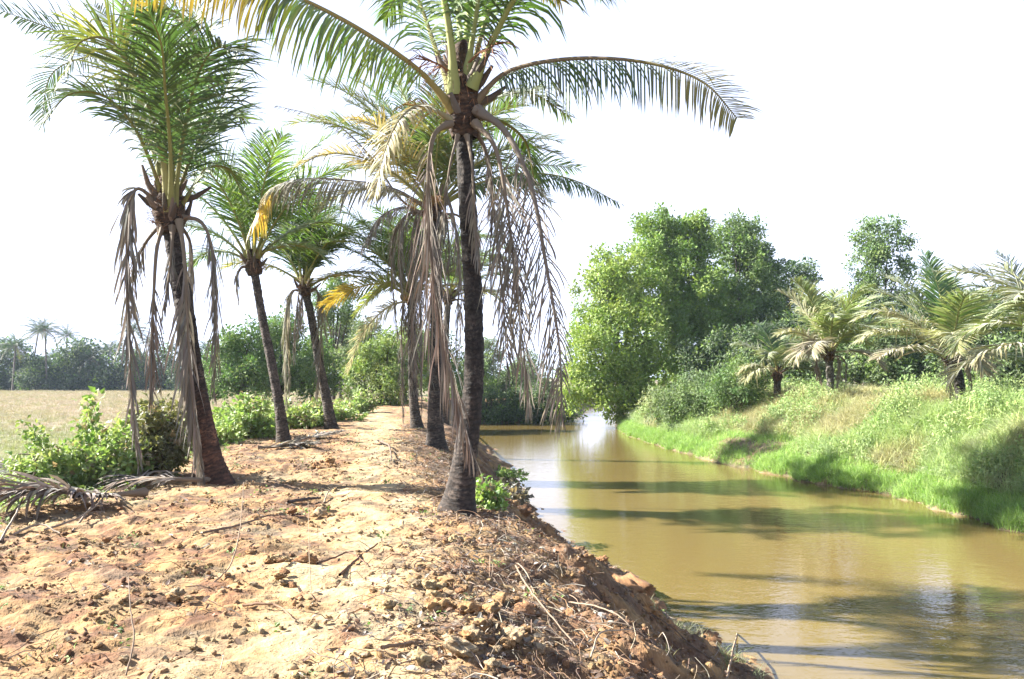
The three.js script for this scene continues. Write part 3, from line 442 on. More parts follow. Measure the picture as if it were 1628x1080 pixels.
rowPalm({ base: bank(1236, 640, 35), trunk: [[1236, 612], [1236, 602]], seed: 371, label: 'small low coconut palm beside the dark shrubs of the far bank', group: 'coconut palms on the far bank', w: 0.024, bark: [0.24, 0.2, 0.16], r0: 0.16, r1: 0.15, flare: 0.1, stubs: 4, col: [[0.11, 0.16, 0.035], [0.24, 0.27, 0.09]], wind: V(0.25, 0, 0), n: 64,
  fronds: [[110, 80, 2.4, 50, { col: [DEEP, GREEN] }], [60, 66, 2.4, 60], [20, 50, 2.2, 80], [160, 62, 2.3, 70], [185, 30, 1.7, 80, bleached], [200, 10, 1.7, 70, bleached], [240, 56, 2.0, 100], [300, 50, 2.0, 100], [340, 44, 2.0, 90], [0, 24, 1.8, 80]] });
rowPalm({ base: bank(1705, 640, 18.5), trunk: [[1702, 600], [1698, 570]], seed: 381, label: 'coconut palm cut off by the picture edge, its fronds drooping into tall grass', group: 'coconut palms on the far bank', w: 0.024, bark: [0.2, 0.17, 0.14], r0: 0.15, r1: 0.15, flare: 0.15, col: [[0.12, 0.15, 0.03], [0.19, 0.20, 0.06]], n: 60,
  fronds: [[180, 34, 2.9, 100, { col: [[0.22, 0.21, 0.05], LIME] }], [190, 4, 3.1, 56, { col: [[0.22, 0.20, 0.05], PALE] }], [150, 62, 3.2, 70], [110, 70, 3.2, 60], [60, 60, 3.0, 70], [210, 56, 2.9, 90], [265, 50, 2.8, 90], [330, 40, 2.8, 90], [20, 40, 2.8, 80]] });
rowPalm({ base: bank(1640, 600, 33), trunk: [[1640, 560], [1640, 520]], seed: 391, label: 'coconut palm behind the arching palms at the edge of the picture on the far bank', group: 'coconut palms on the far bank', w: 0.024, r0: 0.14, r1: 0.13, flare: 0.2, col: [[0.08, 0.12, 0.05], DEEP], n: 48,
  fronds: [[180, 50, 3.6, 80], [160, 66, 3.4, 60], [100, 78, 3.4, 40], [190, 24, 3.2, 70], [230, 50, 3, 90], [300, 50, 3, 90], [0, 50, 3, 80]] });

// ---------------------------------------------------------------- trees, shrubs and grass
function leafClump(n, len, wid, spreadR, seed, bend = 0.25) {                          // a spray of small folded leaves
  const q = rng(seed), g = new Geo(), w = [1, 1, 1];
  for (let k = 0; k < n; k++) {
    const o = V(q() - 0.5, q() - 0.5, q() - 0.5).multiplyScalar(2 * spreadR), d = V(q() - 0.5, q() * 0.8 - 0.35, q() - 0.5).addScaledVector(o, 0.8 / spreadR).normalize();
    const up = V(q() - 0.5, 1, q() - 0.5).normalize(), s = V().crossVectors(d, up).normalize(), nn = V().crossVectors(s, d), L = len * (0.7 + 0.6 * q()), W = wid * (0.7 + 0.6 * q()), v = 0.85 + 0.3 * q(), c = [v, v, v];
    const a = g.v(o, c), m1 = g.v(o.clone().addScaledVector(d, L * 0.45).addScaledVector(s, W).addScaledVector(nn, W * 0.4), c), m2 = g.v(o.clone().addScaledVector(d, L * 0.45).addScaledVector(s, -W).addScaledVector(nn, W * 0.4), c), mid = g.v(o.clone().addScaledVector(d, L * 0.5), c), e = g.v(o.clone().addScaledVector(d, L).addScaledVector(nn, -L * bend), c);
    g.tri(a, m1, mid); g.tri(a, mid, m2); g.tri(m1, e, mid); g.tri(mid, e, m2);
  }
  return g.build(true);
}
const CLUMPS = [1, 2, 3].map((k) => leafClump(14, 0.20, 0.052, 0.26, 400 + k)), CLUMPS_BIG = [1, 2].map((k) => leafClump(9, 0.26, 0.085, 0.30, 410 + k)), CLUMPS_FINE = [1, 2].map((k) => leafClump(16, 0.10, 0.020, 0.16, 420 + k)), SPRIGS = [1, 2, 3].map((k) => leafClump(6, 0.115, 0.036, 0.07, 430 + k));
const _m = new THREE.Matrix4(), _q = new THREE.Quaternion(), _e = new THREE.Euler(), _s = V();
function scatter(name, geo, mat, list, parent = scene) {                               // list of { p, s, q?, c }
  const m = shade(new THREE.InstancedMesh(geo, mat, list.length)), c = new THREE.Color();
  m.name = parent === scene ? numbered(name) : name;
  list.forEach((it, k) => { m.setMatrixAt(k, _m.compose(it.p, it.q, typeof it.s === 'number' ? _s.setScalar(it.s) : it.s)); m.setColorAt(k, c.setRGB(it.c[0], it.c[1], it.c[2])); });
  m.userData.kind = 'stuff'; parent.add(m); return m;
}
const turn = (q, tilt = 6.28) => new THREE.Quaternion().setFromEuler(_e.set((q() - 0.5) * tilt, q() * 6.283, (q() - 0.5) * tilt));
// a broadleaf tree: lobes are [x, y, z, radius] in world metres
function tree(name, base, lobes, o) {
  const t = thing(name, base, o.label, o.category || 'tree', o.group), q = rng(o.seed);
  const wood = new Geo(base), wc = o.wood || [0.20, 0.16, 0.12], cx = lobes.reduce((a, l) => a.add(V(l[0], l[1], l[2])), V()).multiplyScalar(1 / lobes.length);
  const fork = V().lerpVectors(base, cx, o.fork || 0.45); fork.x = lerp(base.x, fork.x, 0.5); fork.z = lerp(base.z, fork.z, 0.5);
  const r0 = o.r || 0.2, H = fork.distanceTo(base);
  wood.tube(spread([base.clone().add(V(0, -0.1, 0)), V().lerpVectors(base, fork, 0.5).add(V((q() - 0.5) * 0.1 * H, 0, (q() - 0.5) * 0.1 * H)), fork], 8), (k) => r0 * lerp(1.25, 0.75, k), 9, () => wc);
  for (const [x, y, z, r] of lobes) {
    const e = V(x, y, z), m = V().lerpVectors(fork, e, 0.5).add(V((q() - 0.5) * r * 0.5, r * 0.15, (q() - 0.5) * r * 0.5)), limb = spread([fork, m, e], 7);
    wood.tube(limb, (k) => lerp(r0 * 0.55, 0.03, k), 6, () => wc);
    for (let k = 0; k < 5; k++) { const s = limb[3 + (q() * 4 | 0)], d = V(q() - 0.5, q() * 0.9 - 0.25, q() - 0.5).normalize(); wood.tube([s, s.clone().addScaledVector(d, r * 0.5).add(V(0, r * 0.06, 0)), s.clone().addScaledVector(d, r * 0.95)], (v) => lerp(r0 * 0.16, 0.012, v), 4, () => wc, false); }
  }
  part('trunk', wood.build(), M.bark, t);
  const kinds = o.clumps || CLUMPS, lists = kinds.map(() => []), col = o.col || [GREEN, LIME];
  lobes.forEach(([x, y, z, r], li) => {
    const n = Math.round(1.35 * (o.density || 46) * r * r * (o.size ? 1 / (o.size * o.size) : 1)), tone = mix3(col[0], col[1], clamp(0.5 + 0.5 * n2(li * 3.7, o.seed)));
    const bumps = Array.from({ length: Math.round(9 + r * 7) }, () => V(q() - 0.5, q() - 0.42, q() - 0.5).normalize().multiplyScalar(r * (0.35 + 0.85 * q())));   // boughs inside the lobe
    for (let k = 0; k < n; k++) {
      const b = bumps[Math.pow(q(), 1.25) * bumps.length | 0], rr = (r * 0.10 + 0.26 + r * 0.12 * q()) * (0.75 + 0.5 * q()), dir = V(q() - 0.5, q() - 0.5, q() - 0.5).normalize();
      const p = V(x, y, z).add(b).addScaledVector(dir, rr * Math.pow(q(), 0.45)); p.y = Math.max(p.y, base.y + 0.08);
      if (o.squash) p.y = y + (p.y - y) * o.squash;
      lists[q() * kinds.length | 0].push({ p: p.sub(base), s: (o.size || 1) * (0.75 + 0.6 * q()), q: turn(q, 2.4), c: jit(q() < (o.light ?? 0.22) ? mix3(tone, LIME, 0.7) : tone, q, 0.28) });
    }
  });
  kinds.forEach((g, k) => scatter('crown', g, M.soft, lists[k], t));
  return t;
}
const lob = (d, list) => list.map(([x, y, r, dd = 0]) => { const p = at(x, y, d + dd); return [p.x, p.y, p.z, r * d / FOCAL]; });
const B = (x, d, dy = -0.05) => V(x, height(x, d) + dy, -d);
const bx = (pxx, d, dy) => B(at(pxx, 600, d).x, d, dy);
// the big group over the river
tree('broadleaf_tree', bx(985, 54), lob(53, [[955, 470, 50], [935, 525, 42], [990, 440, 46, 1], [955, 570, 44, -2], [925, 605, 30, -2], [985, 610, 46, -2], [1010, 545, 50, -1], [1000, 490, 48], [950, 635, 26, -2.5], [915, 640, 22, -2], [990, 645, 24, -1.5], [1018, 628, 30, -1], [1005, 600, 34, -1]]), { seed: 501, size: 1.1, r: 0.28, density: 62, col: [[0.19, 0.29, 0.035], [0.29, 0.39, 0.06]], label: 'light green tree leaning over the river, lowest of the big riverside clump', group: 'big trees over the river' });
tree('broadleaf_tree', bx(1075, 57), lob(57, [[1062, 375, 46], [1040, 420, 50], [1095, 400, 46], [1120, 370, 30], [1075, 470, 62, -1], [1030, 500, 46, -1], [1115, 460, 56], [1090, 540, 66, -1], [1050, 590, 50, -1], [1130, 520, 56], [1030, 365, 26]]), { seed: 502, size: 1.1, r: 0.34, density: 62, col: [[0.12, 0.23, 0.025], [0.25, 0.36, 0.045]], wood: [0.34, 0.31, 0.26], label: 'tallest tree of the big riverside clump, rounded bright green top', group: 'big trees over the river' });
tree('broadleaf_tree', bx(1175, 60), lob(60, [[1190, 385, 36], [1165, 365, 24], [1175, 430, 46], [1205, 440, 36], [1160, 480, 50], [1190, 520, 50], [1160, 570, 50], [1215, 500, 36], [1130, 600, 46]]), { seed: 503, size: 1.1, r: 0.28, density: 72, col: [[0.085, 0.165, 0.03], [0.16, 0.25, 0.05]], label: 'dark green tree at the inland side of the big riverside clump', group: 'big trees over the river' });
tree('broadleaf_tree', bx(1262, 66), lob(66, [[1240, 440, 36], [1275, 450, 34], [1250, 490, 44], [1220, 530, 44], [1290, 500, 34], [1260, 550, 50]]), { seed: 504, r: 0.26, density: 50, squash: 0.8, col: [[0.046, 0.101, 0.032], [0.078, 0.139, 0.040]], label: 'dark flat topped tree behind the small palms of the far bank' });
tree('broadleaf_tree', bx(1400, 58), lob(58, [[1390, 370, 30], [1375, 400, 28], [1412, 385, 28], [1400, 425, 34], [1432, 430, 24], [1440, 460, 30], [1380, 470, 36], [1420, 500, 40], [1370, 530, 40], [1450, 530, 40]]), { seed: 505, r: 0.22, density: 44, wood: [0.26, 0.24, 0.2], col: [[0.101, 0.178, 0.040], [0.155, 0.248, 0.059]], label: 'tall narrow tree rising alone above the palms of the far bank' });
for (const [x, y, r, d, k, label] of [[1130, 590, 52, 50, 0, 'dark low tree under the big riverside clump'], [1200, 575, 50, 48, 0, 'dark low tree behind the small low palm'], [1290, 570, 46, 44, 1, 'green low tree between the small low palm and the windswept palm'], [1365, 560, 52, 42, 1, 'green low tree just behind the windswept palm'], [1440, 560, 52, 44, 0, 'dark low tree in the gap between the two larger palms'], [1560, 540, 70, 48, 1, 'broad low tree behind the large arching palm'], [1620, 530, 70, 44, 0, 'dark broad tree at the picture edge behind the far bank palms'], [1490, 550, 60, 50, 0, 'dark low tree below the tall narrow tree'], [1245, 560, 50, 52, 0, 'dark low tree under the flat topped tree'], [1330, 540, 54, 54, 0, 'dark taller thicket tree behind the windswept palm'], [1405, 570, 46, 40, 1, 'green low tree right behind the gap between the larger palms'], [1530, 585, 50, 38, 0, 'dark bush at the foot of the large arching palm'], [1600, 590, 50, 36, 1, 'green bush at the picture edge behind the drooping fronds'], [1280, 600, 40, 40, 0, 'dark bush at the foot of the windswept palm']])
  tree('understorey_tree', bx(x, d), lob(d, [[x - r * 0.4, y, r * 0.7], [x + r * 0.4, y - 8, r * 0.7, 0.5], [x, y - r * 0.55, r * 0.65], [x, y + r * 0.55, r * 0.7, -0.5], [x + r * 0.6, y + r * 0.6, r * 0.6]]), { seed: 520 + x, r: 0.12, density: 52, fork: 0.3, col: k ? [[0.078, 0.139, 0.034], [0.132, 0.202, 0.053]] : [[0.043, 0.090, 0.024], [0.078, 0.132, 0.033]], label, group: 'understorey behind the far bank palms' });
// shrubs on the far bank
for (const [x, y, r, d, c, label] of [[1075, 640, 40, 39, [[0.078, 0.147, 0.037], [0.155, 0.232, 0.066]], 'dark leafy shrub at the water end of the far bank'], [1120, 635, 40, 38, [[0.085, 0.155, 0.040], [0.155, 0.232, 0.066]], 'leafy shrub in the middle of the three on the far bank'], [1172, 612, 44, 36, [[0.093, 0.186, 0.040], [0.171, 0.264, 0.066]], 'taller leafy shrub below the small low palm of the far bank'], [1045, 640, 24, 41, [[0.186, 0.248, 0.079], [0.264, 0.310, 0.119]], 'small pale shrub at the tip of the far bank']])
  tree('shrub', bx(x, d), lob(d, [[x, y, r * 0.8], [x - r * 0.5, y + 8, r * 0.6, -0.4], [x + r * 0.5, y + 4, r * 0.6, 0.3], [x, y - r * 0.5, r * 0.5], [x + 6, y + r * 0.5, r * 0.7, -0.5]]), { seed: 560 + x, r: 0.06, density: 150, clumps: CLUMPS_FINE, size: 1.3, col: c, fork: 0.2, label, category: 'shrub', group: 'shrubs on the far bank' });
// behind the end of the river and of the path
for (const [x, y, r, d, c, label] of [
  [775, 652, 24, 56.4, 1, 'low dark bush on the cove bank nearest the front palm'], [812, 650, 26, 57, 1, 'low dark bush in the middle of the cove bank'], [855, 650, 26, 58, 1, 'low dark bush at the open end of the cove bank'], [893, 652, 22, 59.4, 0, 'low green bush where the cove meets the river'],
  [800, 624, 28, 66, 1, 'dark bush hanging over the cove at the end of the river'], [860, 628, 24, 68, 1, 'dark bush at the river bend left of the big clump'], [752, 615, 34, 64, 0, 'green bush beside the cove right behind the front palm trunk'],
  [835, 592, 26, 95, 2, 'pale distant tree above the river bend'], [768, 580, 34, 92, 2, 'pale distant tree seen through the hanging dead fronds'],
  [605, 590, 50, 47, 3, 'light green tree at the end of the path'], [645, 570, 44, 49, 3, 'light green tree behind the yellow fronded palm'], [580, 560, 40, 58, 2, 'olive tree behind the end of the path'], [690, 575, 44, 56, 0, 'green tree behind the dark trunked palm'],
  [445, 570, 62, 50, 4, 'broad dark green tree behind the leaning slender palm'], [385, 575, 50, 48, 4, 'broad green tree at the edge of the dry field'], [495, 580, 40, 54, 0, 'green tree between the two leaning palms'], [540, 545, 40, 72, 2, 'far tree above the gap in the path trees'], [530, 480, 34, 64, 0, 'tall slim tree showing behind the grey trunked palm'], [330, 600, 30, 52, 4, 'low green tree at the corner of the dry field']]) {
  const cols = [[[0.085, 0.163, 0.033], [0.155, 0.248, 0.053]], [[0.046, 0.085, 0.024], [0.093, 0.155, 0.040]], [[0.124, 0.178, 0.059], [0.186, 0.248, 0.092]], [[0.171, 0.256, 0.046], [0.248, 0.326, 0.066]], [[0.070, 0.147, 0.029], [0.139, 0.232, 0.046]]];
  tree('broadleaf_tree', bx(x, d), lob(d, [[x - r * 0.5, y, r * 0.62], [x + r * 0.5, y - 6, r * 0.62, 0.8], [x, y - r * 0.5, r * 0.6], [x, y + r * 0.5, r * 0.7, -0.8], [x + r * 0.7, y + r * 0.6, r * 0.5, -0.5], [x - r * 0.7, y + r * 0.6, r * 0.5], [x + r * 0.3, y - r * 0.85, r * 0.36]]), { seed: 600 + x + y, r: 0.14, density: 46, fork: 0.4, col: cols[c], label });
}

// shrubs along the field side of the bund
function bush(base, R, H, n, o) {
  const t = thing(o.name || 'shrub', base, o.label, o.category || 'shrub', o.group), q = rng(o.seed), g = new Geo(base), lists = SPRIGS.map(() => []), c = o.col || [[0.18, 0.30, 0.04], [0.40, 0.50, 0.13]], c0 = [[0.116, 0.217, 0.029], [0.232, 0.341, 0.059]];
  for (let k = 0; k < (o.stems || 26); k++) {
    const a = q() * 6.28, rr = R * 1.2 * Math.sqrt(q()), e = base.clone().add(V(Math.cos(a) * rr, H * (0.3 + 0.85 * q() * q() + 0.1 * q()) * (1 - 0.3 * rr / R), Math.sin(a) * rr)), s = base.clone().add(V(Math.cos(a) * rr * 0.25, 0, Math.sin(a) * rr * 0.25));
    const m = V().lerpVectors(s, e, 0.55).add(V((q() - 0.5) * 0.15, 0.1, (q() - 0.5) * 0.15)), P = spread([s, m, e], 8);
    g.tube(P, (v) => lerp(0.012, 0.004, v), 4, () => [0.16, 0.12, 0.08], false);
    const per = n / (o.stems || 26);
    for (let i = 0; i < per; i++) { const p = P[2 + (q() * 7 | 0)].clone().add(V(q() - 0.5, q() - 0.4, q() - 0.5).multiplyScalar(0.24)); lists[q() * 3 | 0].push({ p: p.sub(base), s: (o.size || 1) * (0.6 + 0.9 * q()), q: turn(q, 2.4), c: jit(q() < 0.1 ? [0.30, 0.24, 0.10] : mix3(c[0], c[1], q()), q, 0.25) }); }
  }
  part('stems', g.build(), M.wood, t);
  SPRIGS.forEach((s, k) => scatter('foliage', s, M.leaf, lists[k], t));
  return t;
}
[[150, 690, 12.8, 0.8, 1.5, 'bright green leafy shrub behind the fallen dead frond'], [88, 720, 12.2, 0.6, 1.0, 'low green shrub beside the crooked stump'], [205, 700, 13.6, 0.65, 1.35, 'leafy green shrub behind the longest hanging dead frond'], [262, 705, 13.4, 0.5, 1.5, 'olive shrub beside the reddish palm trunk'], [40, 750, 11.6, 0.5, 0.35, 'low weeds at the picture edge behind the fallen frond']].forEach(([x, y, d, R, H, label], k) => bush(bx(x, d), R, H, Math.round(680 * R * H + 110), { seed: 700 + k, label, size: 0.82, group: 'shrubs on the field side of the path', col: k === 3 ? [[0.10, 0.10, 0.03], [0.248, 0.264, 0.066]] : undefined }));
[[400, 22, 1.0, 1.1, 'sunlit shrub left of the slender palm'], [360, 24, 1.0, 1.0, 'sunlit shrub behind the reddish palm trunk'], [440, 26, 1.1, 1.2, 'shrub behind the slender palm trunk'], [480, 27, 0.9, 0.9, 'shrub between the slender and the grey palm'], [330, 20, 0.8, 0.9, 'shrub touching the hanging fronds of the reddish palm'], [510, 30, 0.9, 0.9, 'shrub behind the grey palm trunk'], [565, 37, 1.0, 0.9, 'shrub at the field side where the path ends']].forEach(([x, d, R, H, label], k) => bush(bx(x + (k % 2) * 6, d), R * (0.8 + 0.3 * (k % 3)), H, 520, { seed: 720 + k, label, size: 1.1, group: 'shrubs on the field side of the path' }));
[[774, 745, 10.9, 0.2, 0.36, 'small bright green weed at the river side of the front palm'], [800, 715, 15.8, 0.4, 0.5, 'grey twiggy weed leaning over the river below the front palm'], [805, 520, 24, 0.5, 0.5, 'weed on the river bank below the dark palm']].forEach(([x, y, d, R, H, label], k) => bush(bx(x, d), R, H, k === 1 ? 60 : 70, { name: 'weed', category: 'weed', seed: 740 + k, label, size: 0.8, stems: 14, col: k === 1 ? [[0.10, 0.09, 0.06], [0.13, 0.13, 0.08]] : [[0.155, 0.295, 0.040], [0.264, 0.388, 0.066]] }));

// grass
function tuft(n, H, spreadR, w, seed, lean = 0.5) {
  const q = rng(seed), g = new Geo();
  for (let k = 0; k < n; k++) {
    const a = q() * 6.28, o = V(Math.cos(a), 0, Math.sin(a)).multiplyScalar(spreadR * Math.sqrt(q())), h = H * (0.5 + 0.6 * q()), b = q() * 6.28, ln = lean * (0.3 + q()), dx = Math.cos(b), dz = Math.sin(b), v = 0.85 + 0.3 * q(), c = [v, v, v];
    let pa, pb;
    for (let s = 0; s <= 3; s++) {
      const t = s / 3, p = o.clone().add(V(dx * ln * h * t * t, h * (t - 0.35 * ln * t * t), dz * ln * h * t * t)), hw = w * (1 - t * 0.6);
      if (s === 3) { g.tri(pa, pb, g.v(p, c)); break; }
      const na = g.v(p.clone().add(V(-dz * hw, 0, dx * hw)), c), nb = g.v(p.clone().add(V(dz * hw, 0, -dx * hw)), c);
      if (s) g.quad(pa, pb, nb, na); pa = na; pb = nb;
    }
  }
  return g.build(true);
}
const TALL = [1, 2, 3].map((k) => tuft(18, 0.62, 0.17, 0.0085, 800 + k, 1.0)), LOW = [1, 2].map((k) => tuft(14, 0.28, 0.12, 0.005, 810 + k, 0.8)), DRY = [1, 2].map((k) => tuft(12, 0.20, 0.12, 0.004, 820 + k, 0.9));
{
  const q = rng(830), tall = TALL.map(() => []), low = LOW.map(() => []), creep = CLUMPS_FINE.map(() => []);
  for (let k = 0; k < 38000; k++) {
    const d = 11 + 41 * Math.pow(q(), 1.25), x = shoreR(d) - 0.25 + 11 * Math.pow(q(), 1.15) * smooth(70, 20, d) + q() * 0.5, h = height(x, d);
    if (h < WATER + 0.02) continue;
    const s = x - shoreR(d), big = fbm(x * 0.28, d * 0.28, 3), straw = smooth(0.0, 0.35, fbm(x * 0.22 + 9, d * 0.2, 3) + 0.6 * smooth(24, 28, d) * smooth(44, 36, d) * smooth(1.0, 2.6, s)), bare = smooth(26, 29, d) * smooth(36, 31, d) * smooth(2.4, 1.2, s);
    if (q() < bare * 0.85) continue;
    const green = mix3([0.25, 0.385, 0.075], [0.45, 0.56, 0.22], q()); const green0 = mix3([0.132, 0.256, 0.046], [0.232, 0.364, 0.099], q()), c = jit(mix3(green, q() < 0.6 ? [0.50, 0.44, 0.22] : [0.40, 0.33, 0.16], straw * 0.75), q, 0.2);
    if (s < 0.9 || bare > 0.3) low[q() * 2 | 0].push({ p: V(x, h - 0.02, -d), s: 0.8 + 0.7 * q(), q: turn(q, 0.5), c: jit(mix3([0.22, 0.40, 0.05], [0.34, 0.50, 0.10], q()), q, 0.2) });
    else if (big > 0.0 && q() < 0.6) creep[q() * 2 | 0].push({ p: V(x, h + q() * 0.8 * smooth(-0.05, 0.4, big) + 0.12, -d), s: 0.8 + 0.6 * q(), q: turn(q, 1.5), c: jit(mix3([0.19, 0.32, 0.07], [0.38, 0.47, 0.17], q()), q, 0.25) });
    else tall[q() * 3 | 0].push({ p: V(x, h - 0.03, -d), s: V(1, 0.75 + 0.5 * q() + 0.5 * clamp(big, -0.3, 0.6), 1).multiplyScalar(0.85 + 0.4 * q()), q: turn(q, 0.7), c });
  }
  for (let k = 0; k < 7000; k++) {                                                       // a fringe down to the water
    const d = 10 + 44 * Math.pow(q(), 1.2); let x = shoreR(d) - 0.9; while (height(x, d) < WATER + 0.01 && x < shoreR(d) + 2) x += 0.06;
    x += 0.9 * q() * q(); if (smooth(26, 29, d) * smooth(36, 31, d) > q() * 1.4) continue;
    low[q() * 2 | 0].push({ p: V(x, height(x, d) - 0.02, -d), s: 0.7 + 0.8 * q(), q: turn(q, 0.8), c: jit(mix3([0.22, 0.40, 0.05], [0.34, 0.50, 0.10], q()), q, 0.2) });
  }
  tall.forEach((l, k) => tag(scatter('tall_grass', TALL[k], M.soft, l), 'tall pale green grass covering the far river bank', 'grass', null, 'stuff'));
  low.forEach((l, k) => tag(scatter('waterside_grass', LOW[k], M.soft, l), 'short bright green grass along the water of the far bank', 'grass', null, 'stuff'));
  creep.forEach((l, k) => tag(scatter('creeper_foliage', CLUMPS_FINE[k], M.soft, l), 'leafy creeper growing through the far bank grass', 'creeper', null, 'stuff'));
  // the dry field
  const dry = DRY.map(() => []);
  for (let k = 0; k < 42000; k++) {
    const d = 10 + 138 * Math.pow(q(), 1.4), x = bundL(d) - 0.3 - (3 + d * 0.75) * q();
    const c = jit(mix3(mix3([0.232, 0.295, 0.072], [0.27, 0.22, 0.11], smooth(18, 60, d) * 0.6 + 0.4 * q()), [0.34, 0.27, 0.17], smooth(0.0, 0.4, fbm(x * 0.15, d * 0.08, 3))), q, 0.2);
    dry[q() * 2 | 0].push({ p: ground(x, d, -0.01), s: 0.6 + 0.7 * q() + d * 0.010, q: turn(q, 0.6), c });
  }
  dry.forEach((l, k) => tag(scatter('field_grass', DRY[k], M.soft, l), 'short dry grass of the open field', 'grass', null, 'stuff'));
  // thin grass and weeds on the bund
  const weed = LOW.map(() => []), tiny = SPRIGS.map(() => []);
  for (let k = 0; k < 16000; k++) {
    const d = 3.5 + 40 * Math.pow(q(), 1.3), x = lerp(bundL(d) - 2.2, shoreL(d) - 0.6, q()), n = fbm(x * 0.7 + 30, d * 0.7, 3), edge = smooth(bundL(d) + 1.0, bundL(d) - 1.0, x);
    if (q() > smooth(0.12, 0.42, n) * 0.5 + edge * 0.8) continue;
    if (steep(x, d) > 0.4 && q() < 0.75) continue;
    const c = jit(mix3([0.171, 0.248, 0.046], [0.30, 0.27, 0.13], q() * 0.9), q, 0.2);
    if (q() < 0.65) weed[q() * 2 | 0].push({ p: ground(x, d, -0.02), s: 0.18 + 0.22 * q() + edge * 0.8 * q(), q: turn(q, 0.8), c });
    else tiny[q() * 3 | 0].push({ p: ground(x, d, 0.015 + edge * 0.2 * q()), s: 0.22 + 0.25 * q() + edge * 0.7, q: turn(q, 1.0), c: jit([0.171, 0.279, 0.053], q, 0.3) });
  }
  weed.forEach((l, k) => tag(scatter('path_grass', LOW[k], M.soft, l), 'thin short grass sprouting in patches on the path', 'grass', null, 'stuff'));
  tiny.forEach((l, k) => tag(scatter('seedling_weeds', SPRIGS[k], M.soft, l), 'tiny green seedlings on the path and its edges', 'weeds', null, 'stuff'));
}

